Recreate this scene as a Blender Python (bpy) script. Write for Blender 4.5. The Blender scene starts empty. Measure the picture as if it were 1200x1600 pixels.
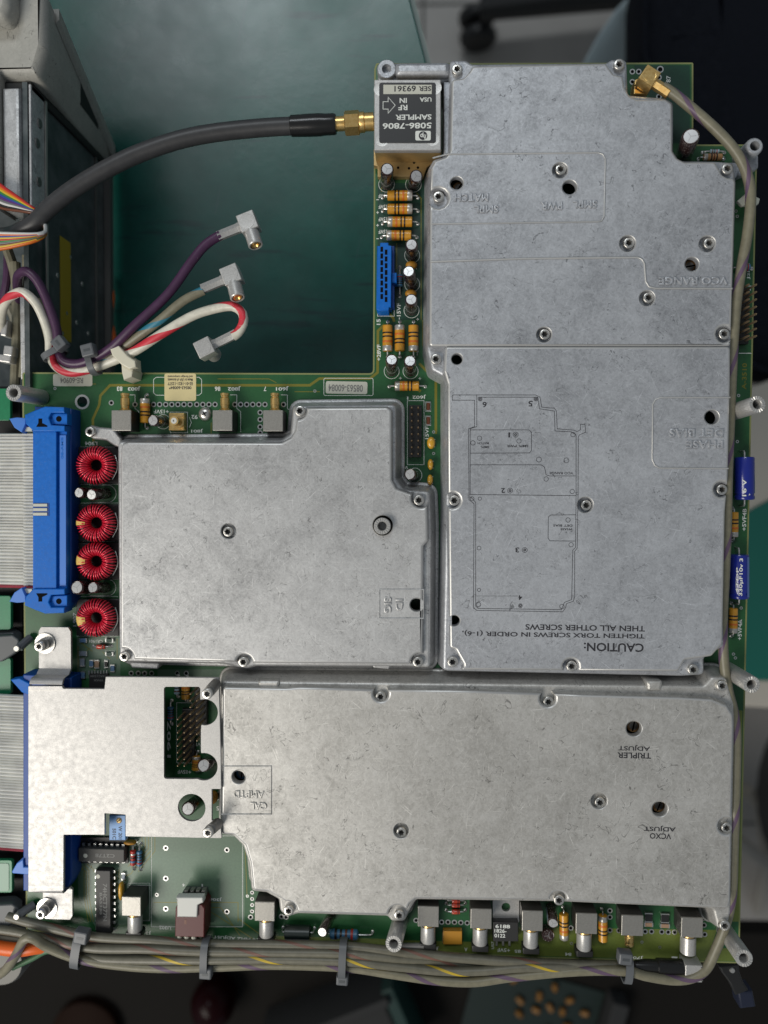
import bpy, bmesh, math, random
from mathutils import Vector, Matrix
from mathutils.geometry import tessellate_polygon

random.seed(7)
MM = 0.001
scene = bpy.context.scene
col = scene.collection
PI = math.pi

# ------------------------------------------------------------------ camera
FOC, D0 = 1202.0, 300.0            # focal length in photo pixels, camera height over the board in mm
NADIR, ROLL = (655.0, 757.0), math.radians(0.5)
_d = Vector((NADIR[0] - 600, -(NADIR[1] - 800), -FOC)).normalized()
_Z = -_d
_Y = Vector((math.sin(ROLL), math.cos(ROLL), 0)); _Y -= _Z * _Y.dot(_Z); _Y.normalize()
_X = _Y.cross(_Z)
CR = Matrix((_X, _Y, _Z))
cam_data = bpy.data.cameras.new('camera')
cam = bpy.data.objects.new('camera', cam_data); col.objects.link(cam)
cam.matrix_world = Matrix.Translation((0, 0, D0 * MM)) @ CR.to_4x4()
cam_data.sensor_width = 36.0; cam_data.sensor_fit = 'AUTO'
cam_data.lens = FOC / 1600 * 36.0
cam_data.clip_start = 0.01; cam_data.clip_end = 20
cam_data.dof.use_dof = True; cam_data.dof.focus_distance = 0.291; cam_data.dof.aperture_fstop = 6.0
scene.camera = cam

# ------------------------------------------------------------------ world, lamps, exposure
world = bpy.data.worlds.new('World'); scene.world = world; world.use_nodes = True
bg = world.node_tree.nodes['Background']
bg.inputs[0].default_value = (0.80, 0.90, 1.0, 1); bg.inputs[1].default_value = 0.19
def area(name, loc, target, sx, sy, power, colr):
    l = bpy.data.lights.new(name, 'AREA'); l.shape = 'RECTANGLE'; l.size = sx; l.size_y = sy; l.energy = power; l.color = colr
    o = bpy.data.objects.new(name, l); col.objects.link(o); o.location = loc
    o.rotation_euler = (Vector(target) - Vector(loc)).to_track_quat('-Z', 'Y').to_euler()
    return o
area('ceiling_lamp', (-0.78, -0.62, 0.95), (0, 0, 0), 1.0, 0.45, 14, (1.0, 0.95, 0.87))
area('ceiling_lamp', (-0.42, 1.56, 2.0), (-0.05, 0.1, 0), 1.0, 0.34, 13, (0.90, 0.96, 1.0))
vs = scene.view_settings
vs.view_transform = 'Standard'; vs.look = 'None'; vs.exposure = 0.0; vs.gamma = 1.0; vs.use_curve_mapping = False
scene.render.engine = 'CYCLES'
scene.cycles.use_denoising = True
scene.cycles.max_bounces = 6
scene.cycles.caustics_reflective = False; scene.cycles.caustics_refractive = False

# ------------------------------------------------------------------ pixel of the photograph at a height -> millimetres
def P(px, py, z=0.0):
    v = CR @ Vector((px - 600, -(py - 800), -FOC))
    t = (z - D0) / v.z
    return Vector((v.x * t, v.y * t, z))
def mmpx(z=0.0): return (D0 - z) / FOC

# ------------------------------------------------------------------ mesh helpers (all in millimetres)
class G:
    def __init__(s): s.v = []; s.f = []; s.flat = set(); s.worn = set()
    def add(s, v, f, M=None):
        o = len(s.v)
        s.v += [Vector(p) if M is None else M @ Vector(p) for p in v]
        s.f += [tuple(i + o for i in q) for q in f]
        return s
    def box(s, x0, x1, y0, y1, z0, z1, M=None, b=0.0):
        if b <= 0:
            v = [(x, y, z) for z in (z0, z1) for y in (y0, y1) for x in (x0, x1)]
            f = [(0,2,3,1),(4,5,7,6),(0,1,5,4),(2,6,7,3),(0,4,6,2),(1,3,7,5)]
            return s.add(v, f, M)
        return s.prism([(x0,y0),(x1,y0),(x1,y1),(x0,y1)], z0, z1, b, M, rad=b)
    def prism(s, poly, z0, z1, b=0.0, M=None, rad=0.0, n=3, holes=()):
        poly = ccw(poly)
        if rad > 0: poly = rounded(poly, rad, n)
        rings = [(offs(poly, 0), z0)]
        if b > 0: rings += [(poly, z1 - b), (offs(poly, -b * .35), z1 - b * .3), (offs(poly, -b), z1)]
        else: rings += [(poly, z1)]
        s.rings(rings, M); s.cap(rings[-1][0], z1, holes, M); s.cap(rings[0][0], z0, (), M, True)
        return s
    def rings(s, rings, M=None, worn=False):
        n = len(rings[0][0]); v = []; f = []
        for pts, z in rings: v += [(p[0], p[1], z) for p in pts]
        for k in range(len(rings) - 1):
            for i in range(n):
                j = (i + 1) % n
                f.append((k*n+i, k*n+j, (k+1)*n+j, (k+1)*n+i))
        if worn: s.worn.update(range(len(s.f), len(s.f) + len(f)))
        return s.add(v, f, M)
    def cap(s, ring, z, holes=(), M=None, flip=False):
        if not holes:
            polys = [ring]
        else:
            polys = [ring] + [list(h) for h in holes]
        pts = [Vector((p[0], p[1], 0)) for q in polys for p in q]
        tri = tessellate_polygon([[Vector((p[0], p[1], 0)) for p in q] for q in polys])
        f = []
        for a, b, c in tri:
            n = (pts[b] - pts[a]).cross(pts[c] - pts[a]).z
            if (n < 0) != flip: a, b = b, a
            f.append((a, b, c))
        s.flat.update(range(len(s.f), len(s.f) + len(f)))
        return s.add([(p.x, p.y, z) for p in pts], f, M)
    def lathe(s, prof, n=20, M=None, close=False):
        v = []; f = []
        for r, z in prof:
            for i in range(n):
                a = 2 * PI * i / n; v.append((r * math.cos(a), r * math.sin(a), z))
        for k in range(len(prof) - 1):
            for i in range(n):
                j = (i + 1) % n; f.append((k*n+i, k*n+j, (k+1)*n+j, (k+1)*n+i))
        if prof[0][0] > 1e-6 and not close: f.append(tuple(reversed(range(n))))
        if prof[-1][0] > 1e-6 and not close: f.append(tuple(range((len(prof)-1)*n, len(prof)*n)))
        return s.add(v, f, M)
    def tube(s, pts, r, n=8, closed=False, caps=True):
        fr = frames(pts, closed); v = []; f = []
        for k, (p, a, b) in enumerate(fr):
            rr = r[k] if isinstance(r, (list, tuple)) else r
            for i in range(n):
                t = 2 * PI * i / n; v.append(p + a * (rr * math.cos(t)) + b * (rr * math.sin(t)))
        m = len(fr)
        for k in range(m if closed else m - 1):
            k2 = (k + 1) % m
            for i in range(n):
                j = (i + 1) % n; f.append((k*n+i, k*n+j, k2*n+j, k2*n+i))
        if caps and not closed:
            f.append(tuple(reversed(range(n)))); f.append(tuple(range((m-1)*n, m*n)))
        return s.add(v, f)
    def mesh(s, name, ang=35):
        me = bpy.data.meshes.new(name)
        me.from_pydata([tuple(p * MM) for p in s.v], [], s.f)
        bm = bmesh.new(); bm.from_mesh(me); bm.faces.ensure_lookup_table()
        for i, q in enumerate(bm.faces): q.smooth = i not in s.flat; q.material_index = 1 if i in s.worn else 0
        bmesh.ops.remove_doubles(bm, verts=bm.verts, dist=2e-6); bm.to_mesh(me); bm.free()
        fl_ = [p.use_smooth for p in me.polygons]
        me.set_sharp_from_angle(angle=math.radians(ang))
        me.polygons.foreach_set('use_smooth', fl_)
        return me

def frames(pts, closed=False):
    pts = [Vector(p) for p in pts]; n = len(pts); out = []
    T = []
    for i in range(n):
        a = pts[(i - 1) % n] if (closed or i > 0) else pts[i]
        b = pts[(i + 1) % n] if (closed or i < n - 1) else pts[i]
        t = b - a
        T.append(t.normalized() if t.length > 1e-9 else Vector((0, 0, 1)))
    ref = Vector((0, 0, 1)) if abs(T[0].z) < .9 else Vector((1, 0, 0))
    A = (ref - T[0] * ref.dot(T[0])).normalized()
    for i in range(n):
        A = (A - T[i] * A.dot(T[i])).normalized()
        out.append((pts[i], A.copy(), T[i].cross(A)))
    return out
def ccw(poly):
    poly = [(p[0], p[1]) for p in poly]
    a = sum(poly[i][0] * poly[(i+1) % len(poly)][1] - poly[(i+1) % len(poly)][0] * poly[i][1] for i in range(len(poly)))
    return poly if a > 0 else poly[::-1]
def rounded(poly, rad, n=4):
    m = len(poly); out = []
    for i in range(m):
        p = Vector(poly[i][:2]); a = Vector(poly[i-1][:2]); b = Vector(poly[(i+1) % m][:2])
        r = rad[i] if isinstance(rad, (list, tuple)) else rad
        da, db = a - p, b - p
        la, lb = da.length, db.length
        if la < 1e-6 or lb < 1e-6: continue
        c = max(-1, min(1, da.dot(db) / la / lb)); th = math.acos(c)
        if th > 3.05 or r <= 0: out.append((p.x, p.y)); continue
        t = min(r / math.tan(th / 2), .45 * la, .45 * lb)
        A, B = p + da / la * t, p + db / lb * t
        for k in range(n + 1):
            u = k / n; q = A * (1-u)**2 + p * (2*u*(1-u)) + B * u*u; out.append((q.x, q.y))
    return out
def offs(poly, d):
    if abs(d) < 1e-9: return list(poly)
    m = len(poly); out = []
    for i in range(m):
        p = Vector(poly[i]); e1 = p - Vector(poly[i-1]); e2 = Vector(poly[(i+1) % m]) - p
        if e1.length < 1e-9: e1 = e2
        if e2.length < 1e-9: e2 = e1
        n1 = Vector((e1.y, -e1.x)).normalized(); n2 = Vector((e2.y, -e2.x)).normalized()
        b = n1 + n2
        if b.length < 1e-6: b = n1
        b.normalize(); k = max(.45, b.dot(n1))
        q = p + b * (d / k); out.append((q.x, q.y))
    return out
def circle(cx, cy, r, n=24): return [(cx + r * math.cos(2*PI*i/n), cy + r * math.sin(2*PI*i/n)) for i in range(n)]
def notch(poly, c, r, n=10):
    """take a round bite out of the edge of a dense outline"""
    c = Vector(c[:2]); m = len(poly); V = [Vector(p) for p in poly]
    ins = [(v - c).length < r for v in V]
    dense = []
    for i in range(m):
        a, b = V[i], V[(i+1) % m]; dense.append((a, ins[i]))
        d = b - a; A = d.dot(d)
        if A < 1e-12: continue
        B = 2 * d.dot(a - c); C = (a - c).dot(a - c) - r*r; disc = B*B - 4*A*C
        if disc > 0:
            for t in sorted(((-B - disc**.5) / 2 / A, (-B + disc**.5) / 2 / A)):
                if 0 < t < 1: dense.append((a + d * t, None))
    idx = [i for i, (p, f) in enumerate(dense) if f is None]
    if len(idx) != 2: return poly
    i, j = idx
    # which side is inside the circle
    mid = dense[(i + 1) % len(dense)][0] if j - i > 1 else (dense[i][0] + dense[j][0]) / 2
    inside_ij = (mid - c).length < r - 1e-9
    if not inside_ij: i, j = j, i
    keep = []; k = j
    while True:
        keep.append(dense[k][0])
        if k == i: break
        k = (k + 1) % len(dense)
    a0 = math.atan2(*(keep[-1] - c).yx); a1 = math.atan2(*(keep[0] - c).yx)
    while a1 > a0: a1 -= 2 * PI       # clockwise arc = bite on a counter-clockwise outline
    arc = [c + Vector((math.cos(a0 + (a1-a0) * q / n), math.sin(a0 + (a1-a0) * q / n))) * r for q in range(1, n)]
    return [(p.x, p.y) for p in keep + arc]
def PP(pts, z): return [P(x, y, z)[:2] for x, y in pts]

WM = {}
def mk(name, g, mat=None, parent=None, M=None, label=None, ang=35, worn=None):
    me = g if (g is None or isinstance(g, bpy.types.Mesh)) else g.mesh(name, ang)
    o = bpy.data.objects.new(name, me); col.objects.link(o)
    if me is not None and mat is not None:
        if not me.materials: me.materials.append(mat)
        elif me.materials[0] is not mat:
            o.material_slots[0].link = 'OBJECT'; o.material_slots[0].material = mat
    if worn is not None: me.materials.append(worn)
    M = Matrix.Identity(4) if M is None else M
    W = M.copy(); W.translation = M.translation * MM
    if parent is not None:
        o.parent = parent; o.matrix_parent_inverse = WM[parent].inverted()
    o.matrix_basis = W; WM[o] = W
    if label: o['label'] = label
    return o
def thing(name, loc, label, cat, group=None, kind=None):
    o = mk(name, None, M=Matrix.Translation(loc)); o['label'] = label; o['category'] = cat
    o.empty_display_size = .005
    if group: o['group'] = group
    if kind: o['kind'] = kind
    return o
def T(v): return Matrix.Translation(v)
def RZ(deg): return Matrix.Rotation(math.radians(deg), 4, 'Z')
def axis_matrix(a, b):
    """z axis from a to b, origin a"""
    a, b = Vector(a), Vector(b)
    return T(a) @ (b - a).to_track_quat('Z', 'Y').to_matrix().to_4x4()
def spline(pts, step=1.2):
    pts = [Vector(p) for p in pts]; out = []
    for i in range(len(pts) - 1):
        p0 = pts[max(0, i-1)]; p1 = pts[i]; p2 = pts[i+1]; p3 = pts[min(len(pts)-1, i+2)]
        n = max(2, int((p2 - p1).length / step))
        for k in range(n):
            t = k / n
            out.append(.5 * ((2*p1) + (p2-p0)*t + (2*p0-5*p1+4*p2-p3)*t*t + (3*p1-p0-3*p2+p3)*t**3))
    out.append(pts[-1]); return out
def PZ(pts): return [P(*p) for p in pts]

# ------------------------------------------------------------------ materials
def mat(name, c, rough=.5, metal=0.0, spec=.5, coat=0.0, emit=None):
    m = bpy.data.materials.new(name); m.use_nodes = True
    b = m.node_tree.nodes['Principled BSDF']
    b.inputs['Base Color'].default_value = (*c, 1); b.inputs['Roughness'].default_value = rough
    b.inputs['Metallic'].default_value = metal; b.inputs['Specular IOR Level'].default_value = spec
    b.inputs['Coat Weight'].default_value = coat
    return m
class N:
    """tiny node helper; texture coordinates are object coordinates in millimetres"""
    def __init__(s, m):
        s.m = m; s.t = m.node_tree; s.b = s.t.nodes['Principled BSDF']
        tc = s.t.nodes.new('ShaderNodeTexCoord'); mp = s.t.nodes.new('ShaderNodeMapping')
        mp.inputs['Scale'].default_value = (1000, 1000, 1000); s.t.links.new(tc.outputs['Object'], mp.inputs[0]); s.co = mp.outputs[0]
    def new(s, t, **k):
        n = s.t.nodes.new(t)
        for a, b in k.items(): setattr(n, a, b)
        return n
    def l(s, a, b): s.t.links.new(a, b)
    def map(s, sc, rot=(0,0,0), loc=(0,0,0)):
        n = s.new('ShaderNodeMapping'); n.inputs['Scale'].default_value = sc; n.inputs['Rotation'].default_value = rot; n.inputs['Location'].default_value = loc
        s.l(s.co, n.inputs[0]); return n.outputs[0]
    def map2(s, rot, sc, loc=(0,0,0)):
        a = s.new('ShaderNodeMapping'); a.inputs['Rotation'].default_value = (0, 0, rot); s.l(s.co, a.inputs[0])
        b = s.new('ShaderNodeMapping'); b.inputs['Scale'].default_value = sc; b.inputs['Location'].default_value = loc; s.l(a.outputs[0], b.inputs[0]); return b.outputs[0]
    def noise(s, sc, det=3, rough=.55, co=None, dist=0):
        n = s.new('ShaderNodeTexNoise'); n.inputs['Scale'].default_value = sc; n.inputs['Detail'].default_value = det; n.inputs['Roughness'].default_value = rough
        n.inputs['Distortion'].default_value = dist
        s.l(co or s.co, n.inputs['Vector']); return n.outputs['Fac']
    def ramp(s, x, stops, interp='LINEAR'):
        n = s.new('ShaderNodeValToRGB'); n.color_ramp.interpolation = interp
        e = n.color_ramp.elements
        while len(e) < len(stops): e.new(.5)
        for q, (p, c) in zip(e, stops):
            q.position = p; q.color = (*c, 1) if isinstance(c, tuple) else (c, c, c, 1)
        s.l(x, n.inputs[0]); return n.outputs[0]
    def math(s, op, a, b=None, c=None, clamp=False):
        n = s.new('ShaderNodeMath', operation=op, use_clamp=clamp)
        for i, q in enumerate((a, b, c)):
            if q is None: continue
            if isinstance(q, (int, float)): n.inputs[i].default_value = q
            else: s.l(q, n.inputs[i])
        return n.outputs[0]
    def mix(s, f, a, b, mode='MIX'):
        n = s.new('ShaderNodeMix', data_type='RGBA', blend_type=mode)
        for i, q in ((0, f), (6, a), (7, b)):
            if isinstance(q, (int, float)): n.inputs[i].default_value = q
            elif isinstance(q, tuple): n.inputs[i].default_value = (*q, 1)
            else: s.l(q, n.inputs[i])
        return n.outputs[2]
    def bump(s, h, strength, dist=.0002):
        n = s.new('ShaderNodeBump'); n.inputs['Strength'].default_value = strength; n.inputs['Distance'].default_value = dist
        s.l(h, n.inputs['Height']); s.l(n.outputs[0], s.b.inputs['Normal'])
    def base(s, c): s.l(c, s.b.inputs['Base Color'])
    def rough(s, c): s.l(c, s.b.inputs['Roughness'])

def cast_metal(name, lo, hi, metal=.55, grain=1.0, seed=0):
    m = mat(name, hi, .42, metal); n = N(m)
    co = n.map((grain, grain, grain), (0, 0, .3 * seed), (seed * 13.1, seed * 7.7, 0))
    fine = n.noise(.95, 7, .78, co, .8); mid = n.noise(.16, 6, .7, co, 1.0); big = n.noise(.028, 4, .55, co, .5)
    mix = n.math('ADD', n.math('MULTIPLY', fine, .50), n.math('ADD', n.math('MULTIPLY', mid, .34), n.math('MULTIPLY', big, .27)))
    base = n.ramp(mix, [(.42, lo), (.55, tuple(a * .45 + b * .55 for a, b in zip(lo, hi))), (.67, hi)])
    # dark curly hairline marks, broken up
    w1 = n.noise(.11, 3, .6, co, .6); line = n.math('LESS_THAN', n.math('ABSOLUTE', n.math('SUBTRACT', w1, .5)), .0048)
    gate = n.math('GREATER_THAN', n.noise(.16, 2, .5, n.map((1, 1, 1), (0, 0, 0), (31 + seed, 5, 0))), .56)
    w2 = n.noise(.2, 2, .5, n.map((1, 1, 1), (0, 0, 1.1), (71 + seed, 9, 0)), .9); line2 = n.math('LESS_THAN', n.math('ABSOLUTE', n.math('SUBTRACT', w2, .47)), .0050)
    gate2 = n.math('GREATER_THAN', n.noise(.22, 2, .5, n.map((1, 1, 1), (0, 0, 0), (3, 55 + seed, 0))), .60)
    crack = n.math('MAXIMUM', n.math('MULTIPLY', line, gate), n.math('MULTIPLY', line2, gate2))
    c1 = n.mix(n.math('MULTIPLY', crack, .62), base, tuple(q * .30 for q in lo))
    # pale straight scratches in several directions
    sc = None
    for k, (rot, thr) in enumerate(((.45, .71), (2.2, .715), (1.25, .72), (2.75, .715), (1.75, .72))):
        q = n.noise(1, 2, .5, n.map2(rot + seed * .2, (4.2, .10, 1), (k * 19.3, seed, 0)))
        q = n.math('GREATER_THAN', q, thr); sc = q if sc is None else n.math('MAXIMUM', sc, q)
    c2 = n.mix(n.math('MULTIPLY', sc, .6), c1, tuple(min(1, q * 1.35) for q in hi))
    n.base(c2)
    n.rough(n.ramp(n.math('ADD', n.math('MULTIPLY', fine, .5), n.math('MULTIPLY', mid, .5)), [(.35, .52), (.65, .36)]))
    n.bump(n.math('SUBTRACT', n.math('ADD', fine, n.math('MULTIPLY', mid, .8)), n.math('MULTIPLY', crack, .6)), .28, .00016)
    return m
M = {}
M['cast'] = cast_metal('die_cast_metal', (.262, .270, .288), (.60, .615, .643), .5)
M['cast_b'] = cast_metal('die_cast_metal_grey', (.29, .29, .292), (.65, .65, .645), .5, 1.25, seed=2)
M['cast_c'] = cast_metal('die_cast_metal_warm', (.35, .34, .318), (.67, .655, .622), .5, .85, seed=5)
def sheet():
    m = mat('sheet_aluminium', (.72, .71, .69), .42, .45); n = N(m)
    f = n.noise(2.6, 3, .6); g = n.noise(.06, 2)
    n.base(n.mix(g, n.ramp(f, [(.3, (.37, .365, .355)), (.65, (.50, .49, .475))]), n.ramp(f, [(.3, (.41, .40, .39)), (.65, (.53, .52, .505))])))
    n.bump(f, .12, .0001); n.rough(n.ramp(n.noise(.5, 4), [(.3, .36), (.7, .5)]))
    return m
M['cast_worn'] = mat('worn_cast_edge', (.56, .555, .54), .38, .5)
M['sheet'] = sheet()
def board_mat(name, a, b, rough=.35):
    m = mat(name, a, rough, 0, .5); n = N(m)
    f = n.noise(1.1, 4, .7); g = n.noise(.03, 3)
    n.base(n.mix(n.ramp(g, [(.35, 0.0), (.65, 1.0)]), n.ramp(f, [(.3, tuple(x * .8 for x in a)), (.7, a)]), n.ramp(f, [(.3, tuple(x * .8 for x in b)), (.7, b)])))
    n.bump(f, .1, .00008); return m
M['pcb'] = board_mat('green_solder_mask', (.018, .098, .032), (.026, .122, .040))
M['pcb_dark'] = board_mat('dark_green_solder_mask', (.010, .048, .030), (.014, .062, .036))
M['pcb_grey'] = board_mat('greyish_green_solder_mask', (.120, .200, .135), (.105, .180, .115))
M['pcb_olive'] = board_mat('olive_bare_laminate', (.165, .205, .040), (.130, .175, .036))
M['pcb_edge'] = mat('laminate_edge', (.22, .24, .09), .6)
M['trace'] = mat('olive_copper_trace', (.18, .165, .018), .4)
M['silk'] = mat('white_silkscreen', (.72, .74, .70), .6)
M['ink'] = mat('black_ink', (.022, .021, .026), .55)
M['ink_soft'] = mat('faint_grey_print', (.20, .20, .19), .6)
M['solder'] = mat('solder_tin', (.62, .62, .60), .32, .85)
M['hole'] = mat('dark_hole', (.006, .006, .006), .9, 0, .1)
M['steel'] = mat('bright_screw_steel', (.66, .64, .60), .30, .85)
M['steel_dark'] = mat('worn_steel', (.27, .26, .245), .42, .8)
def nickel():
    m = mat('machined_nickel', (.55, .54, .52), .34, .5); n = N(m)
    n.bump(n.noise(1, 2, .5, n.map((6, 6, .5))), .15, .0001)
    n.base(n.ramp(n.noise(2.2, 4, .7), [(.3, (.44, .43, .41)), (.7, (.64, .63, .61))])); return m
M['nickel'] = nickel()
def block_metal():
    m = mat('turned_block_metal', (.55, .54, .50), .38, .6); n = N(m)
    f = n.noise(3.5, 3, .7)
    n.base(n.ramp(f, [(.3, (.27, .26, .235)), (.7, (.42, .405, .375))])); n.bump(f, .3, .0001); return m
M['block'] = block_metal()
def gold():
    m = mat('gold_plating', (.85, .56, .2), .32, .9); n = N(m)
    n.base(n.ramp(n.noise(.9, 4, .7), [(.3, (.72, .44, .14)), (.7, (.95, .68, .29))])); return m
M['gold'] = gold()
M['gold_dull'] = mat('dull_gold', (.52, .37, .17), .42, .7)
M['brass_pin'] = mat('tarnished_pin', (.36, .26, .16), .40, .7)
M['black_plastic'] = mat('black_plastic', (.012, .012, .012), .45)
M['dark_plastic'] = mat('dark_grey_plastic', (.065, .073, .078), .42)
M['ic'] = mat('chip_epoxy', (.022, .022, .022), .5)
M['ic_light'] = mat('worn_chip_epoxy', (.065, .063, .058), .55)
def blue_plastic(name, c):
    m = mat(name, c, .45, 0, .3); n = N(m); d = n.noise(.5, 5, .7)
    n.base(n.mix(n.ramp(n.noise(2.2, 3, .7), [(.58, 0.0), (.72, .22)]), n.ramp(d, [(.3, tuple(x * .84 for x in c)), (.7, tuple(x * 1.06 for x in c))]), (.25, .30, .38)))
    n.rough(n.ramp(d, [(.3, .38), (.7, .55)])); return m
M['blue'] = blue_plastic('blue_connector_plastic', (.0015, .140, .56))
M['blue_dark'] = mat('navy_and_shaded_blue_plastic', (.004, .060, .30), .45)  # navy also carries the shade on the bright blue plug's side
M['blue_pale'] = mat('pale_blue_plastic', (.055, .20, .62), .42)
M['white_plastic'] = mat('white_nylon', (.62, .62, .58), .45)
M['ivory'] = mat('ivory_nylon', (.66, .63, .50), .4)
M['tie'] = mat('grey_nylon_tie', (.115, .122, .13), .42)
M['maroon'] = mat('maroon_plastic', (.080, .008, .008), .42)
M['red_wire'] = mat('red_enamel', (.72, .024, .058), .28, .25, .5, .3)
M['core'] = mat('yellow_core', (.70, .47, .12), .5)
def sleeve():
    m = mat('brown_capacitor_sleeve', (.026, .010, .009), .22, 0, .5, .6); n = N(m)
    # rows of small printed marks
    v = n.new('ShaderNodeTexVoronoi'); v.inputs['Scale'].default_value = 1.0; n.l(n.map((2.0, 2.0, 1.05)), v.inputs['Vector'])
    k = n.noise(2.4, 2, .6)
    q = n.math('MULTIPLY', n.math('GREATER_THAN', k, .57), n.math('LESS_THAN', v.outputs['Distance'], .42))
    n.base(n.mix(n.math('MULTIPLY', q, .55), (.026, .010, .009), (.45, .42, .38))); return m
M['sleeve'] = sleeve()
M['can'] = mat('aluminium_can_top', (.54, .54, .54), .34, .6)
M['groove'] = mat('vent_groove', (.30, .30, .30), .45, .5)
def body_yellow():
    m = mat('ochre_inductor_body', (.58, .27, .020), .34, 0, .5, .4); n = N(m)
    n.base(n.ramp(n.noise(.9, 3), [(.3, (.50, .225, .016)), (.7, (.64, .31, .028))])); return m
M['ochre'] = body_yellow()
M['band_black'] = mat('black_band', (.016, .010, .008), .4)
M['band_orange'] = mat('orange_band', (.56, .14, .018), .4)
M['band_silver'] = mat('silver_band', (.52, .50, .46), .32, .55)
M['band_brown'] = mat('brown_band', (.13, .035, .012), .4)
M['band_red'] = mat('red_band', (.42, .03, .02), .4)
M['res_blue'] = mat('blue_resistor_body', (.055, .17, .30), .35)
M['res_light'] = mat('pale_blue_resistor_body', (.30, .40, .45), .4)
M['res_tan'] = mat('tan_resistor_body', (.40, .22, .09), .4)
M['diode'] = mat('red_glass_diode', (.50, .06, .03), .2, 0, .5, .6)
M['choke'] = mat('dark_green_choke', (.012, .020, .018), .35)
M['yellow_cap'] = mat('yellow_dipped_capacitor', (.62, .33, .025), .35, 0, .5, .5)
M['tantalum'] = mat('orange_tantalum', (.45, .21, .020), .4)
M['smd_blue'] = mat('blue_chip_part', (.10, .19, .33), .4)
M['smd_grey'] = mat('grey_chip_part', (.20, .24, .29), .4)
M['smd_tan'] = mat('tan_chip_part', (.36, .23, .15), .45)
M['smd_black'] = mat('black_chip_part', (.02, .02, .02), .4)
M['elco_blue'] = mat('blue_axial_sleeve', (.008, .018, .22), .28, 0, .5, .5)
M['elco_pale'] = mat('pale_blue_stripe', (.10, .19, .48), .32, 0, .5, .4)
M['trimmer'] = mat('light_blue_trimmer', (.20, .38, .70), .4)
M['label_white'] = mat('off_white_label', (.56, .56, .48), .55)
M['label_yellow'] = mat('yellowed_label', (.68, .58, .30), .55)
def jacket(name, c, rough=.42):
    m = mat(name, c, rough); n = N(m)
    n.base(n.ramp(n.noise(.35, 4, .65), [(.3, tuple(x * .82 for x in c)), (.7, tuple(min(1, x * 1.1) for x in c))])); n.bump(n.noise(2.5, 3), .08, .0001); return m
M['beige'] = jacket('beige_jacket', (.20, .185, .128))
M['greybeige'] = jacket('grey_beige_jacket', (.150, .142, .106))
M['white_jacket'] = jacket('white_jacket', (.70, .67, .57), .35)
M['purple_jacket'] = jacket('purple_jacket', (.060, .022, .062), .4)
M['black_jacket'] = jacket('black_coax_jacket', (.040, .040, .042), .42)
M['shrink'] = mat('black_heat_shrink', (.012, .012, .012), .25)
M['st_purple'] = mat('purple_stripe', (.12, .075, .125), .45)
M['st_red'] = mat('red_stripe', (.62, .04, .06), .4)
M['st_blue'] = mat('teal_stripe', (.03, .19, .27), .45)
M['st_brown'] = mat('brown_stripe', (.17, .085, .062), .45)
M['st_yellow'] = mat('yellow_stripe', (.52, .37, .03), .45)
M['orange_jacket'] = mat('orange_jacket', (.75, .13, .015), .4)
M['green_jacket'] = mat('green_jacket', (.05, .13, .06), .45)
def ribbon():
    m = mat('grey_ribbon_jacket', (.47, .47, .45), .35); n = N(m)
    n.base(n.ramp(n.noise(.12, 3), [(.3, (.52, .52, .50)), (.7, (.66, .66, .62))])); return m
M['ribbon'] = ribbon()
M['ribbon_red'] = mat('red_ribbon_edge', (.33, .035, .06), .4)
def bench():
    m = mat('green_bench_mat', (.004, .055, .047), .3, 0, .5); n = N(m)
    sm = n.noise(.012, 4, .6); sp = n.noise(.06, 5, .7); mark = n.noise(1, 3, .6, n.map((.012, .11, 1), (0, 0, .75)))
    c = n.ramp(sp, [(.3, (.004, .058, .046)), (.7, (.006, .080, .064))])
    c = n.mix(n.ramp(mark, [(.60, 0.0), (.66, .7)]), c, (.006, .030, .032))
    sc = None
    for k, (rot, thr) in enumerate(((.9, .70), (2.3, .71), (.2, .72), (1.6, .715))):
        q = n.math('GREATER_THAN', n.noise(1, 2, .5, n.map2(rot, (.55, .012, 1), (k * 7.3, 2, 0))), thr); sc = q if sc is None else n.math('MAXIMUM', sc, q)
    c = n.mix(n.math('MULTIPLY', sc, .5), c, (.030, .075, .075))
    n.base(c); n.rough(n.ramp(sm, [(.3, .20), (.7, .36)])); n.bump(sp, .12, .0006); return m
M['bench'] = bench()
M['bench_edge'] = mat('worn_bench_edge', (.30, .36, .33), .6)
def floor_m():
    m = mat('grey_floor_tile', (.3, .28, .25), .45); n = N(m)
    c = n.ramp(n.noise(.01, 4, .6), [(.3, (.44, .41, .375)), (.7, (.54, .505, .465))])
    n.base(c); return m
M['floor'] = floor_m()
M['joint'] = mat('floor_joint', (.10, .095, .085), .7)
def fabric():
    m = mat('black_chair_fabric', (.006, .007, .011), .95, 0, .15); n = N(m)
    f = n.noise(.9, 3, .7); n.base(n.ramp(f, [(.4, (.003, .004, .007)), (.75, (.020, .023, .032))])); n.bump(f, .5, .0006); return m
M['fabric'] = fabric()
M['cloth'] = mat('pale_blue_cloth', (.55, .66, .70), .9, 0, .2)
M['frame_beige'] = cast_metal('painted_beige_casting', (.31, .305, .275), (.42, .41, .37), 0.0, seed=8)
M['frame_dark'] = mat('black_gasket_and_recess', (.012, .012, .011), .6)  # gasket black, also the painted shade in screw recesses
def chassis_m():
    m = mat('chassis_side_sheet', (.030, .040, .042), .35, .3); n = N(m)
    n.base(n.ramp(n.noise(.10, 4, .6), [(.35, (.055, .070, .072)), (.65, (.13, .145, .148))])); return m
M['chassis'] = chassis_m()
M['yellow_tag'] = mat('yellow_warning_label', (.40, .30, .02), .5)
M['red_gloss'] = mat('shaded_red_gloss', (.009, .0006, .0012), .3, 0, .12)  # knob, lid, cart and scrap colours are darkened to imitate shade
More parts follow.
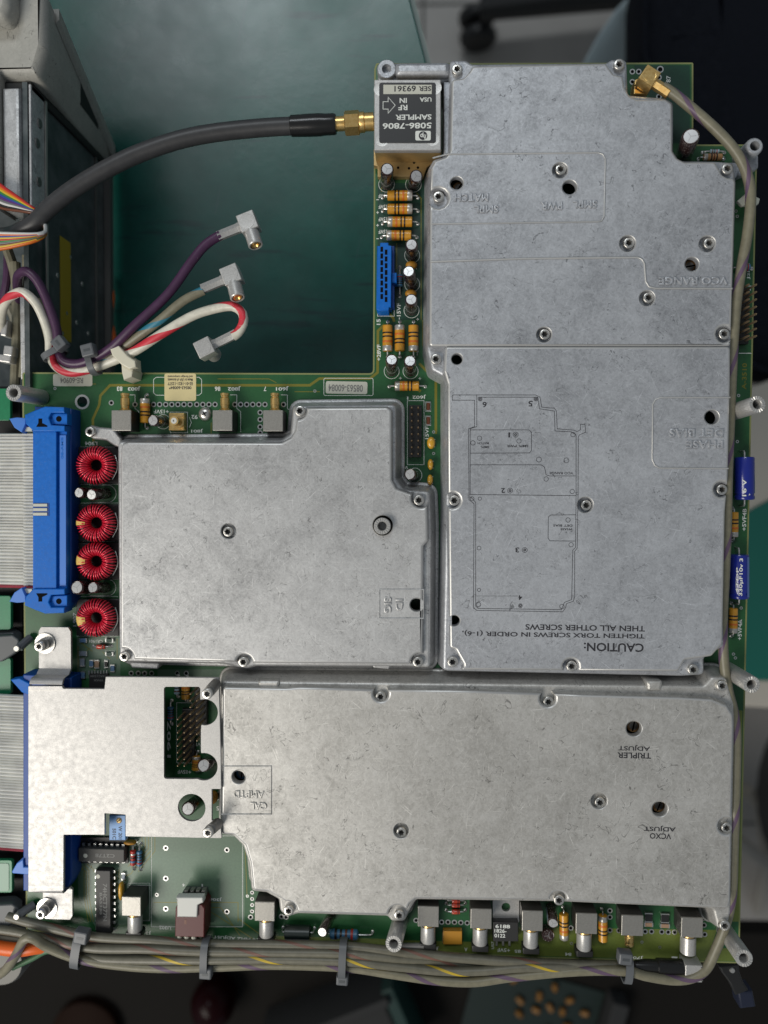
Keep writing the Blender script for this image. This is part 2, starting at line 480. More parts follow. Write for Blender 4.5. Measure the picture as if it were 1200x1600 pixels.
M['shaded_lid'] = mat('shaded_orange_lid', (.010, .0035, .0015), .7, 0, .1)
M['cart'] = mat('shaded_cart_top', (.010, .009, .008), .8, 0, .12)
M['scrap_grey'] = mat('shaded_scrap_metal', (.03, .031, .032), .7, 0, .2)
M['table_beige'] = mat('beige_table_top', (.42, .39, .34), .5)
M['green_mat'] = mat('bright_green_mat', (.003, .105, .080), .5)
M['card'] = board_mat('bright_green_card', (.012, .19, .080), (.014, .22, .095))
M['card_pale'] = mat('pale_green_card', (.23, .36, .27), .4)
RAIN = [(.14,.045,.02),(.45,.02,.02),(.62,.14,.015),(.60,.42,.03),(.03,.20,.05),(.03,.06,.30),(.10,.03,.16),(.14,.145,.15),(.62,.62,.60),(.015,.015,.015)]
M['rain'] = [mat('rainbow_wire_jacket', c, .4) for c in RAIN]

# ================================================================== the setting
fl = mk('floor', G().box(-1600, 1600, -1600, 1600, -870, -850), M['floor']); fl['kind'] = 'structure'
for k in range(-5, 6):
    mk('floor_joint', G().box(k * 300 - 2, k * 300 + 2, -1600, 1600, -850, -849.6), M['joint'], fl)
    mk('floor_joint', G().box(-1600, 1600, k * 300 + 98, k * 300 + 102, -850, -849.7), M['joint'], fl)

# ---- workbench under the instrument
BZ = -80
bench = thing('workbench', P(400, 400, -850), 'workbench with a scuffed dark green mat under the opened instrument', 'workbench')
bp = [(-900, -700), (470, -700), (641, 0), (666, 96), (800, 600), (800, 1120), (-900, 1120)]
mk('bench_mat', G().prism(PP(bp, BZ), BZ - 3, BZ, .8), M['bench'], bench)
mk('bench_top', G().prism(offs(ccw(PP(bp, BZ)), 2.5), BZ - 34, BZ - 3.2), M['bench_edge'], bench)
for x, y in ((560, -600), (700, 1050), (-800, 1050), (-800, -600)):
    q = P(x, y, BZ)
    mk('leg', G().box(q.x - 20, q.x + 20, q.y - 20, q.y + 20, -850, BZ - 34.5), M['bench_edge'], bench)

# ---- office chair at the upper right
ch = thing('office_chair', P(1300, 200, -850), 'black fabric office chair on a caster base behind the circuit board', 'chair')
CZ = -330
g = G()
cp = rounded(ccw(PP([(1012, -420), (1008, 60), (1024, 200), (1090, 470), (1196, 585), (1700, 620), (1750, -420)], CZ)), 40, 8)
g.rings([(offs(cp, -30), CZ - 85), (offs(cp, -4), CZ - 75), (cp, CZ - 45), (offs(cp, -5), CZ - 14), (offs(cp, -22), CZ - 3), (offs(cp, -60), CZ)])
g.cap(offs(cp, -60), CZ); g.cap(offs(cp, -30), CZ - 85, (), None, True)
mk('seat_cushion', g, M['fabric'], ch, ang=60)
mk('piping', G().tube([Vector((x, y, CZ - 14)) for x, y in offs(cp, -4)], 2.6, 8, True), M['fabric'], ch)
hub = P(1080, 20, -850)
mk('column', G().lathe([(28, -760), (28, CZ - 86)], 16, T((hub.x + 110, hub.y, 0))), M['black_plastic'], ch)
ctr = Vector((hub.x + 110, hub.y, -755))
tip0 = P(748, 28, -800)
for k in range(5):
    a = math.atan2(tip0.y - ctr.y, tip0.x - ctr.x) + k * 2 * PI / 5
    R = (Vector((tip0.x, tip0.y)) - Vector((ctr.x, ctr.y))).length
    tip = Vector((ctr.x + R * math.cos(a), ctr.y + R * math.sin(a), -775))
    mk('base_arm', G().tube([ctr, (ctr + tip) / 2 + Vector((0, 0, 2)), tip], [30, 26, 18], 10), M['black_plastic'], ch)
    w = G()
    for s in (-14, 14):
        w.lathe([(0, -9), (22, -9), (26, -4), (26, 4), (22, 9), (0, 9)], 18, T((tip.x, tip.y, -823)) @ Matrix.Rotation(a, 4, 'Z') @ Matrix.Rotation(PI / 2, 4, 'X') @ T((0, 0, s)))
    mk('caster', w, M['black_plastic'], ch)

# ---- pale cloth beside the seat
cl = []
pts = [(1030, -90), (1000, -20), (965, 22), (935, 62), (912, 96), (890, 140)]
g = G(); nv = 12; v = []; f = []
base = [P(x, y, -345 - i * 26) for i, (x, y) in enumerate(pts)]
for i, b in enumerate(base):
    for j in range(nv + 1):
        u = j / nv
        v.append(b + Vector((230 * u, 40 * u + 7 * math.sin(9 * u + i * .8), -12 + 9 * math.sin(13 * u + i * .5) - 30 * u)))
for i in range(len(base) - 1):
    for j in range(nv):
        f.append((i*(nv+1)+j, i*(nv+1)+j+1, (i+1)*(nv+1)+j+1, (i+1)*(nv+1)+j))
o = mk('cloth', G().add(v, f), M['cloth'], ang=80)
o['label'] = 'pale blue grey cloth hanging next to the black chair seat'; o['category'] = 'cloth'
sm = o.modifiers.new('thickness', 'SOLIDIFY'); sm.thickness = .003

# ---- low trolley seen along the right edge
tr = thing('trolley', P(1300, 850, -850), 'low beige trolley with a green mat beside the right edge of the board', 'trolley')
TZ = -330
mk('trolley_top', G().prism(PP([(1085, 640), (1215, 590), (1900, 560), (1900, 1150), (1085, 1100)], TZ), TZ - 25, TZ, 2), M['table_beige'], tr)
mk('mat', G().prism(PP([(1095, 806), (1165, 800), (1240, 760), (1890, 740), (1890, 1080), (1095, 1060)], TZ), TZ + .3, TZ + 3, .8), M['green_mat'], tr)
for x, y in ((1120, 650), (1120, 1080), (1850, 600), (1850, 1120)):
    q = P(x, y, TZ); mk('leg', G().lathe([(12, -850), (12, TZ - 25.3)], 12, T((q.x, q.y, 0))), M['steel_dark'], tr)
# ---- tube-legged stool at the lower right
st = thing('stool', P(1300, 1350, -850), 'stool with pale tubular legs on the floor at the lower right', 'stool')
for a, b in (((1164, 1235), (1215, 1290)), ((1150, 1310), (1330, 1480)), ((1190, 1240), (1185, 1420))):
    p, q = P(*a, -700), P(*b, -840)
    mk('leg', G().tube([p, (p + q) / 2 + Vector((6, 4, 8)), q], 9, 10), M['table_beige'], st)
q = P(1420, 1250, -560)
mk('seat', G().lathe([(0, -590), (150, -588), (158, -575), (150, -560), (0, -556)], 40, T((q.x, q.y, 0))), M['black_plastic'], st)

# ---- added cart with scrap along the lower edge; near-black colours stand in for shade
ca = thing('added_cart', P(600, 1640, -850), 'added cart in black that stands in for shade below the lower edge of the board', 'cart')
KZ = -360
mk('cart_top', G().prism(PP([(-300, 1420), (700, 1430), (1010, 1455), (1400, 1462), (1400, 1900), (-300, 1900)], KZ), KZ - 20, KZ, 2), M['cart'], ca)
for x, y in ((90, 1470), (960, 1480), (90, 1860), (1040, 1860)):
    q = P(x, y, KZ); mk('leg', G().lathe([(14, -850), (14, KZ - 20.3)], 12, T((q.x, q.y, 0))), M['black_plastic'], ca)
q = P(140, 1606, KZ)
o = mk('round_lid', G().lathe([(0, .2), (30, .2), (30, 10), (27, 12), (0, 13)], 40, T((q.x, q.y, KZ))), M['shaded_lid']); o['label'] = 'orange round lid coloured dark for shade on the cart at the lower left'; o['category'] = 'lid'
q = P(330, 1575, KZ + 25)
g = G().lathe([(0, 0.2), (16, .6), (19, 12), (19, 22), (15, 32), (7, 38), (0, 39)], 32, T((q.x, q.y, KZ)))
o = mk('red_knob', g, M['red_gloss']); o['label'] = 'glossy red knob coloured dark for shade under the cable bundle'; o['category'] = 'knob'
sc = thing('scrap_module', P(510, 1570, KZ), 'grey scrap instrument module, coloured dark for shade, lying on the cart', 'module')
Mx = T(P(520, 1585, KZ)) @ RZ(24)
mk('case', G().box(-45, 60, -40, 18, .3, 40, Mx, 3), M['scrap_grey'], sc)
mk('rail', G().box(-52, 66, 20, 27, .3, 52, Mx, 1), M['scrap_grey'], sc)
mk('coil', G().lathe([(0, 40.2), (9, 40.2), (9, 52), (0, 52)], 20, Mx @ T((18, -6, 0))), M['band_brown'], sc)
mk('plate', G().box(62, 72, -40, 30, .3, 46, Mx, 1), mat('shaded_teal', (.003, .028, .024), .5), sc)
sb = thing('scrap_board', P(840, 1575, KZ), 'scrap circuit board with orange capacitors, coloured dark for shade, on the cart', 'circuit board')
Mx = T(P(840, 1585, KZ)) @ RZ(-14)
mk('panel', G().box(-62, 50, -60, 36, .3, 2.0, Mx), mat('shaded_scrap_board', (.004, .014, .012), .5), sb)
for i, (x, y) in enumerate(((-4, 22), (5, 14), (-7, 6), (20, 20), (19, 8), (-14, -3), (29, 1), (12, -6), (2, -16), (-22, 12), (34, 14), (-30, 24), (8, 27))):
    mk('capacitor', G().lathe([(0, 0), (2.2, .2), (2.6, 2), (2.6, 6), (1.8, 7), (0, 7.4)], 12, Mx @ T((x, y, 3.2)) @ RZ(i * 47) @ Matrix.Rotation(1.2, 4, 'X')), mat('shaded_orange', (.20, .09, .012), .5), sb)
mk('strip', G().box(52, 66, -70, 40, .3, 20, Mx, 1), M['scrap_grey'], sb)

# ================================================================== instrument chassis at the left
chs = thing('instrument_chassis', P(80, 380, BZ), 'opened instrument chassis with beige front frame standing on the green mat', 'instrument')
XW = P(48, 300, 0).x
def Yp(py): return P(300, py, 0).y
g = G().box(XW - 2, XW, Yp(610), Yp(128), -72, 2)
mk('side_panel', g, M['chassis'], chs)
g = G().box(XW + .2, XW + 3.2, Yp(600), Yp(130), -74, -70).box(XW + .2, XW + 1.0, Yp(600), Yp(140), -60.8, -59.6)
mk('edge_strip', g, M['steel_dark'], chs)
mk('side_rail', G().box(XW + .15, XW + 1.2, Yp(335), Yp(130), -9, 1.5, None, .3), M['cast_b'], chs)
mk('rail_edge', G().box(XW + 1.25, XW + 1.8, Yp(560), Yp(135), -10.5, -9.2), M['band_silver'], chs)
g = G().prism([(XW - 9, Yp(330)), (XW - 2.2, Yp(330)), (XW - 2.2, Yp(140)), (XW - 9, Yp(140))], -20, 4, 1.2)
mk('top_rail', g, M['cast_b'], chs)
g = G().prism([(XW - 16, Yp(300)), (XW - 9.3, Yp(335)), (XW - 9.3, Yp(120)), (XW - 14, Yp(120))], -6, 7, .8)
mk('worn_rim', g, M['frame_beige'], chs)
g = G().lathe([(0, .2), (1.6, .2), (1.6, .6), (0, .6)], 12)
for y, z in ((215, -10), (275, -11), (180, -12)):
    mk('rivet', G().lathe([(0, 0), (2.0, 0), (1.7, .5), (0, .6)], 14, T((XW + 1.2, Yp(y), z + 7)) @ Matrix.Rotation(PI / 2, 4, 'Y')), M['steel_dark'], chs)
for y, z in ((405, -22), (462, -30), (470, -40), (395, -46), (480, -52), (360, -34), (500, -26), (545, -50)):
    mk('spot_weld', G().lathe([(0, 0), (1.1, 0), (.9, .25), (0, .3)], 10, T((XW, Yp(y), z)) @ Matrix.Rotation(PI / 2, 4, 'Y')), M['steel'], chs)
g = G().box(XW + .05, XW + .25, Yp(510), Yp(335), -34, -24)
mk('warning_label', g, M['yellow_tag'], chs)
# front frame: stacked outline that leans out towards its outer edge
fy0 = Yp(124)
g = G()
def fpoly(z):
    u = (z - BZ) / (5 - BZ); xr = XW + .5 + 8.5 * u; yt = fy0 + 9 + 24 * u
    return ccw(rounded([(XW - 60, fy0), (xr - 3.5, fy0), (xr, fy0 + 6 + 5 * u), (xr, yt), (XW - 60, yt)], 2.0, 4))
g.rings([(fpoly(BZ + .3), BZ + .3), (fpoly(-50), -50), (fpoly(-20), -20), (fpoly(0), 0), (offs(fpoly(4), -1), 4), (offs(fpoly(5), -3), 5)]); g.cap(offs(fpoly(5), -3), 5)
mk('front_frame', g, M['frame_beige'], chs, ang=60)
g = G(); fp2 = ccw(rounded([(XW - 60, fy0 - 4), (XW + 1.2, fy0 - 4), (XW + 1.2, fy0 - .3), (XW - 60, fy0 - .3)], .6, 2))
g.prism(fp2, BZ + .3, 1.2, .5); mk('gasket', g, M['frame_dark'], chs)
g = G(); fp3 = ccw(rounded([(XW - 60, fy0 + 17), (XW - 3, fy0 + 17), (XW - 1, fy0 + 22), (XW - 1, fy0 + 70), (XW - 60, fy0 + 70)], 3, 4))
g.prism(fp3, 4.5, 13, 2.5); mk('handle', g, M['frame_beige'], chs, ang=60)
v = []
for z in (BZ + .4, -5):
    u = (z - BZ) / (5 - BZ); xr = XW + .5 + 8.5 * u; yt = fy0 + 9 + 24 * u
    v += [(xr + .2, yt - 5, z), (xr + 1.6, yt - 3.5, z), (xr + 1.6, yt + .6, z), (xr - 1, yt + .6, z)]
g = G().add(v, [(0, 1, 5, 4), (1, 2, 6, 5), (2, 3, 7, 6), (3, 0, 4, 7), (4, 5, 6, 7), (0, 3, 2, 1)]); mk('outer_lip', g, M['frame_beige'], chs)
v = []
for z in (-58, -34):
    u = (z - BZ) / (5 - BZ); xr = XW + .5 + 8.5 * u
    v += [(xr + .12, fy0 + 8, z), (xr + .12, fy0 + 13 + 8 * u, z), (xr - .6, fy0 + 13 + 8 * u, z), (xr - .6, fy0 + 8, z)]
g = G().add(v, [(0, 1, 5, 4), (1, 2, 6, 5), (2, 3, 7, 6), (3, 0, 4, 7), (4, 5, 6, 7), (0, 3, 2, 1)]); mk('side_recess', g, M['frame_dark'], chs)
# inner parts of the chassis behind the wall
g = G().box(XW - 62, XW - 20, Yp(640), Yp(130), -60, -58); mk('inner_plate', g, M['chassis'], chs)
for (a, b, z, r, m_) in (((24, 410), (22, 620), -6, 2.0, 'beige'), ((44, 400), (38, 590), -3, 2.3, 'beige'), ((8, 380), (30, 470), -8, 2.0, 'beige'), ((10, 470), (28, 520), -10, 2.2, 'greybeige'), ((2, 215), (26, 290), -14, 1.6, 'beige'), ((16, 200), (6, 300), -18, 2.0, 'black_jacket'), ((-4, 260), (22, 330), -12, 1.5, 'white_jacket'), ((30, 250), (20, 340), -16, 1.8, 'greybeige'), ((12, 395), (2, 480), -9, 1.6, 'purple_jacket')):
    p, q = P(*a, z), P(*b, z - 4)
    mk('inner_cable', G().tube(spline([p, (p + q) / 2 + Vector((1.5, 0, 1)), q], 3), r, 10), M[m_], chs)
for x, y, w, h, rot in ((6, 512, 10, 26, -8), (12, 548, 15, 16, -8), (6, 560, 22, 12, -8)):
    q = P(x, y, -2); s = mmpx(-2)
    mk('inner_plug', G().box(-w*s/2, w*s/2, -h*s/2, h*s/2, -6, 0, T(q) @ RZ(rot), .5), M['nickel'], chs)
g = G().prism(PP([(28, 462), (48, 462), (50, 592), (30, 592)], 0), -12, -1, .6); mk('bracket', g, M['cast_b'], chs)
# hinge side: green cards, grey hinge arms and pins along the left border
for (x0, x1, y0, y1, m_) in ((-40, 16, 607, 657, 'card'), (-40, 17, 931, 984, 'card'), (-40, 17, 1028, 1085, 'card'), (-40, 19, 1344, 1395, 'card')):
    g = G().prism(PP([(x0, y0), (x1, y0), (x1, y1), (x0, y1)], -1.5), -3.2, -1.5, .2, None, 1.2, 3); cd = mk('card', g, M[m_], chs)
    if y0 > 1300: mk('pad', G().prism(PP([(-40, 1349), (14, 1349), (14, 1392), (-40, 1392)], -1.4), -1.49, -1.3, 0, None, 1.0, 3), M['card_pale'], cd)
for y, tx in ((1008, 48), (1425, 54)):
    for k, z in enumerate((-6.5, -3.4, -.3)):
        g = G().prism(PP([(-40, y - 22 + 4*k), (24, y - 26 + 4*k), (36, y - 18 + 4*k), (30, y + 2 + 4*k), (8, y + 18 + 3*k), (-40, y + 18 + 3*k)], z), z, z + 2.6, .6, None, 1.5, 3)
        mk('hinge_arm', g, M['dark_plastic'], chs)
    a, b = P(27, y + 6, 7), P(tx + 6, y - 20, 1)
    mk('hinge_strut', G().tube([P(30, y + 4, 5), P(tx, y - 12, 1)], [1.7, 1.6], 10), M['tie'], chs)
    mk('hinge_pin', G().lathe([(0, 0), (1.25, 0), (1.25, 1.6), (1.0, 1.9), (0, 1.9)], 16, T(P(29, y + 4, 5.0))), M['band_silver'], chs)
q = P(0, 1505, -14)
mk('foot', G().lathe([(0, -30), (9, -30), (10.5, -26), (10.5, -2), (9.5, 0), (0, 0)], 32, T(q)), mat('dull_foot_metal', (.12, .118, .11), .5, .4), chs)
g = G().box(XW - 80, P(34, 900, -8).x, Yp(1440), Yp(600), -9.5, -8); mk('hinge_plate', g, M['black_plastic'], chs)

# ================================================================== circuit board
brd = thing('circuit_board', P(600, 1000, -1.6), 'large green circuit board with soldered parts under metal shield covers', 'circuit board')
bo = [(35, 582), (583, 583.5), (585, 108), (588, 99), (1083, 98), (1083, 226), (1183, 226), (1155, 1505), (850, 1497), (600, 1484), (274, 1467), (41, 1455)]
rad = [1, 1.6, 1, .6, .6, .8, 1.5, 1.5, .5, .5, .5, 1]
hl = [(128.5, 628, 11.6 / 2 * mmpx() * 1.5)]
holes = [circle(*P(x, y)[:2], r, 24) for x, y, r in hl] + [circle(*P(1069, 111.5)[:2], 1.15, 18)]
poly = ccw(PP(bo, 0)); 
if poly[0] != tuple(PP(bo, 0)[0]): rad = rad[::-1]
poly = rounded(poly, rad, 4)
g = G(); g.rings([(poly, -1.6), (poly, 0)]); g.cap(poly, 0, holes); g.cap(poly, -1.6, holes, None, True)
for h in holes: g.rings([(h, 0), (h, -1.6)])
mk('laminate', g, M['pcb'], brd)
g = G(); o2 = offs(poly, .06); g.rings([(o2, -1.62), (o2, .012)]); i2 = offs(poly, -.55)
g.rings([(o2, .012), (i2, .014)]); mk('board_edge', g, M['pcb_edge'], brd)

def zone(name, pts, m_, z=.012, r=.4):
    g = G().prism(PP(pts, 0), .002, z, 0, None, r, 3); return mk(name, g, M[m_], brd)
zone('ground_area', [(237, 1300), (382, 1300), (382, 1447), (237, 1447)], 'pcb_grey')
zone('ground_area', [(122, 1318), (235, 1300), (235, 1440), (150, 1450), (122, 1400)], 'pcb_grey')
zone('ground_area', [(246, 1046), (350, 1046), (350, 1062), (246, 1062)], 'pcb_grey')
zone('ground_area', [(120, 996), (188, 996), (188, 1060), (120, 1060)], 'pcb_grey')
zone('bare_area', [(630, 1469), (1148, 1482), (1148, 1502), (850, 1494), (630, 1484)], 'pcb_olive')
zone('bare_area', [(760, 1448), (1120, 1453), (1110, 1483), (760, 1473)], 'pcb_olive', .010)
zone('bare_area', [(420, 1462), (630, 1468), (630, 1482), (420, 1474)], 'pcb_olive')
zone('bare_area', [(1100, 1050), (1128, 1050), (1128, 1070), (1080, 1074)], 'pcb_olive')
zone('bare_area', [(1149, 1110), (1160, 1110), (1155, 1440), (1143, 1440)], 'pcb_olive')
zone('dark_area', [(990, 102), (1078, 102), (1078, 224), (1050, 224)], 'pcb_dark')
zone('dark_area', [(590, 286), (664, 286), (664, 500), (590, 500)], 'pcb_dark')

def line(pts, w, m_='silk', name='silkscreen_line', closed=False, z=.03, parent=None, zz=None):
    """flat ribbon along photo pixels lying at height zz (board face by default)"""
    h = 0 if zz is None else zz
    q = [Vector((*P(x, y, h)[:2], 0)) for x, y in pts]
    g = G(); n = len(q); L = []; Rr = []
    for i in range(n):
        a = q[i-1] if (closed or i > 0) else q[i]; b = q[(i+1) % n] if (closed or i < n-1) else q[i]
        if closed or 0 < i < n - 1:
            d1 = (q[i] - a).normalized(); d2 = (b - q[i]).normalized(); d = (d1 + d2)
            d = d1 if d.length < .05 else d.normalized(); k = max(.5, d.dot(d1))
        else: d = (b - a).normalized(); k = 1
        nn = Vector((-d.y, d.x, 0)) * (w / 2 / k)
        L.append(q[i] + nn); Rr.append(q[i] - nn)
    v = []; f = []
    for a, b in zip(L, Rr): v += [(a.x, a.y, h + z), (b.x, b.y, h + z)]
    for i in range(n if closed else n - 1):
        j = (i + 1) % n; f.append((2*i, 2*i+1, 2*j+1, 2*j))
    return mk(name, g.add(v, f), M[m_], parent or brd)
def arc(cx, cy, r, a0=0, a1=360, n=20): return [(cx + r * math.cos(math.radians(a0 + (a1-a0)*i/n)), cy + r * math.sin(math.radians(a0 + (a1-a0)*i/n))) for i in range(n + 1)]

# wide supply traces
for pts in ([(146, 690), (145, 655), (155, 633), (157, 618), (172, 602), (484, 602), (499, 591.5), (578, 591.5), (590, 582), (590.5, 517), (601, 507)],
            [(655, 568), (681, 594), (681, 678)], [(592, 478), (614, 496), (616, 503)], [(646, 600), (657, 612)]):
    line(pts, 1.0, 'trace', 'trace', z=.02)
for pts in ([(240, 1410), (372, 1410), (372, 1440)], [(300, 1418), (345, 1418), (375, 1462)], [(330, 1425), (400, 1470)], [(372, 1435), (420, 1470)],
            [(188, 1305), (240, 1305)], [(225, 1330), (205, 1365), (190, 1372)], [(126, 1356), (135, 1362), (135, 1400), (142, 1440)], [(131, 1352), (139, 1360), (139, 1400), (146, 1440)], [(143, 1352), (143, 1356)], [(128, 1354), (131.5, 1360), (131.5, 1402), (138, 1440)], [(136, 1350), (146, 1358), (146, 1362)], [(178, 1362), (178, 1380), (184, 1390)], [(182, 1360), (182, 1378), (188, 1386)], [(186, 1358), (186, 1374)], [(202, 1300), (202, 1320)], [(227, 1305), (227, 1324), (200, 1354)], [(222, 1305), (222, 1322)], [(100, 600), (150, 600)], [(232, 650), (262, 650)], [(330, 660), (330, 690)], [(340, 592), (420, 592), (432, 598)], [(460, 612), (500, 612)], [(126, 1004), (145, 1018)], [(140, 1012), (128, 1026)], [(160, 1018), (172, 1030)], [(148, 1048), (148, 1030)], [(596, 290), (596, 300)], [(650, 300), (658, 310), (658, 500)], [(620, 380), (620, 420)], [(660, 500), (660, 540), (668, 552)],
            [(242, 1305), (242, 1330), (216, 1362)], [(237, 1305), (237, 1328), (210, 1360)], [(232, 1305), (232, 1326), (205, 1356)], [(382, 1302), (386, 1399)],
            [(122, 1010), (122, 1048)], [(183, 998), (183, 1030)]):
    line(pts, .3, 'trace', 'trace', z=.022)

# plated holes
def via_mesh(ro, ri):
    g = G().lathe([(ri, .012), (ri, .06), (ro, .06), (ro, .012)], 16, None, True); return g.mesh('via', 60)
VM = {k: via_mesh(*k) for k in ((1.05, .62), (1.3, .85), (.75, .42), (.6, .3), (2.95, 2.1))}
VH = {k: G().lathe([(k[1] * 1.02, .0), (k[1] * 1.02, .035), (0, .035)], 14).mesh('via_hole', 60) for k in VM}
def via(x, y, k=(1.05, .62), hole=True):
    o = mk('via', VM[k], M['solder'], brd, T(P(x, y)))
    if hole: mk('via_hole', VH[k], M['hole'], o, T(P(x, y)))
via(174, 629.5)
for x in (211, 240, 249.5, 259, 268.5, 278, 287.5, 297, 307.5, 317, 326.5, 336, 367, 376, 385.5, 395, 404.5, 414, 443): via(x, 632)
for y in (644.5, 655.5, 667, 676.5): via(406.5, y)
for x, y in ((988, 112), (998, 112), (1020, 111), (1029.5, 121), (988, 128), (1029.5, 151)): via(x, y)
via(1031.5, 108.5, (1.3, .85))
for x, y in ((259, 1325), (354.5, 1328), (259, 1372.5), (259, 1420), (354.5, 1424.5)): via(x, y)
via(245, 1398, (.75, .42))
for y in (1394.5, 1404.5, 1414, 1424): via(394, y, (.75, .42))
via(391.5, 1433)
for x, y in ((690, 1440.7), (700, 1440.7), (710, 1441), (720, 1441.5), (730, 1442), (650, 1438)): via(x, y)
for x, y in ((953, 1423), (953, 1433), (953, 1453.5), (967, 1454), (892, 1450), (1008, 1455.5), (1018, 1455.5), (1034, 1456), (1044, 1456.5), (1054, 1456.5), (1099, 1425), (1099, 1435), (1100, 1445.5), (1101, 1460)): via(x, y)
for x, y in ((677.5, 675), (677.5, 708.5), (512, 612.5), (492, 611), (86, 607), (1003, 1472), (1031, 1480), (893, 1474), (386.5, 1400), (1152, 690), (1154, 618), (1148, 890), (1158, 950), (1157, 972), (1149, 1028), (1146, 1022)): via(x, y, (.6, .3), False)
via(128.5, 628, (2.95, 2.1), False)
for x in (1150, 1152): via(x, 330 + (x - 1150) * 4, (.6, .3), False)
for x in (205, 216, 226, 237, 277, 291): via(x, 1052, (1.05, .62))
for x, y in ((440, 1432), (447, 1433)): via(x, y)

# ================================================================== lettering
_tc = {}
def glyphs(s, raised=False):
    if (s, raised) in _tc: return _tc[s, raised]
    c = bpy.data.curves.new('lettering', 'FONT'); c.body = s; c.align_x = 'LEFT'; c.size = 1.0; c.resolution_u = 3; c.offset = .022
    if raised: c.offset = -.01; c.extrude = .03; c.bevel_depth = .055; c.bevel_resolution = 1
    o = bpy.data.objects.new('lettering', c); col.objects.link(o)
    bpy.context.view_layer.update()
    me = o.to_mesh()
    v = [p.co.copy() for p in me.vertices]; f = [tuple(p.vertices) for p in me.polygons]
    o.to_mesh_clear(); bpy.data.objects.remove(o); bpy.data.curves.remove(c)
    if not v: return None
    x0, x1 = min(p.x for p in v), max(p.x for p in v); y0, y1 = min(p.y for p in v), max(p.y for p in v)
    v = [((p.x - x0) / max(1e-6, x1 - x0) - .5, (p.y - y0) / max(1e-6, y1 - y0) - .5, p.z) for p in v]
    _tc[s, raised] = (v, f); return _tc[s, raised]
def text(s, cx, cy, w, h, parent, z=.035, rot=180, m_='silk', raise_=0, name='lettering', Mx=None):
    """w, h: extent in photo pixels along and across the writing, before turning"""
    v, f = glyphs(s, raise_ > 0); k = mmpx(z); zm = max(p[2] for p in v)
    g = G(); W = [(p[0] * w * k, p[1] * h * k, p[2] / zm * raise_ if raise_ else 0) for p in v]
    g.add(W, f)
    ob = mk(name, g, M[m_] if isinstance(m_, str) else m_, parent, Mx if Mx is not None else T(P(cx, cy, z)) @ RZ(rot))
    ob['label'] = 'lettering reading ' + s.replace('\n', ' ')
    return ob

# ================================================================== screws and standoffs
def screw_mesh(r=2.0, h=1.7, rec=1.3):
    g = G(); n = 24
    g.lathe([(r * .98, 0), (r, h - .35), (r * .93, h - .1), (r * .84, h)], n, None, True)
    star = []
    for i in range(n):
        a = 2 * PI * i / n; rr = r * (.52 + .08 * math.cos(6 * a)); star.append((rr * math.cos(a), rr * math.sin(a)))
    out = circle(0, 0, r * .84, n)
    g.rings([(out, h), (star, h - .02)]); g.rings([(star, h - .02), ([(x * .92, y * .92) for x, y in star], h - rec)])
    global RECESS
    q = G(); q.cap([(x * .93, y * .93) for x, y in star], h - rec); RECESS = q.mesh('torx_recess')
    return g.mesh('screw', 40)
SCREW = screw_mesh()
def screw(x, y, z, parent, m_='steel', rot=None, name='screw'):
    Mx = T(P(x, y, z)) @ RZ(random.uniform(0, 60) if rot is None else rot)
    o = mk(name, SCREW, M[m_], parent, Mx); mk('torx_recess', RECESS, M['frame_dark'], o, Mx); return o  # near-black recess floor paints in the shade of its depth
def serrated(r=3.35, ri=1.75, h=20):
    g = G(); n = 72
    g.lathe([(r * .93, 0), (r, .4), (r, h - .5)], n, None, True)
    v = []; f = []
    for i in range(n):
        a = 2 * PI * i / n; up = .42 if (i // 2) % 2 else 0.0
        for rr, zz in ((r, h - .5), (r * .95, h - .3 + up * .5), (ri * 1.15, h - .3 + up * .5), (ri, h - .5), (ri, h - 9)):
            v.append((rr * math.cos(a), rr * math.sin(a), zz))
    for i in range(n):
        j = (i + 1) % n
        for k in range(4): f.append((i*5+k, j*5+k, j*5+k+1, i*5+k+1))
    f.append(tuple(i * 5 + 4 for i in range(n)))
    g.add(v, f); return g
def standoff(base, top, h, parent, r=3.35, label=None):
    a = P(*base, h[0]); b = P(*top, h[1]); L = (b - a).length
    g = serrated(r, r * .52, L)
    o = mk('standoff', g, M['nickel'], parent, axis_matrix(a, b))
    if label: o['label'] = label
    return o

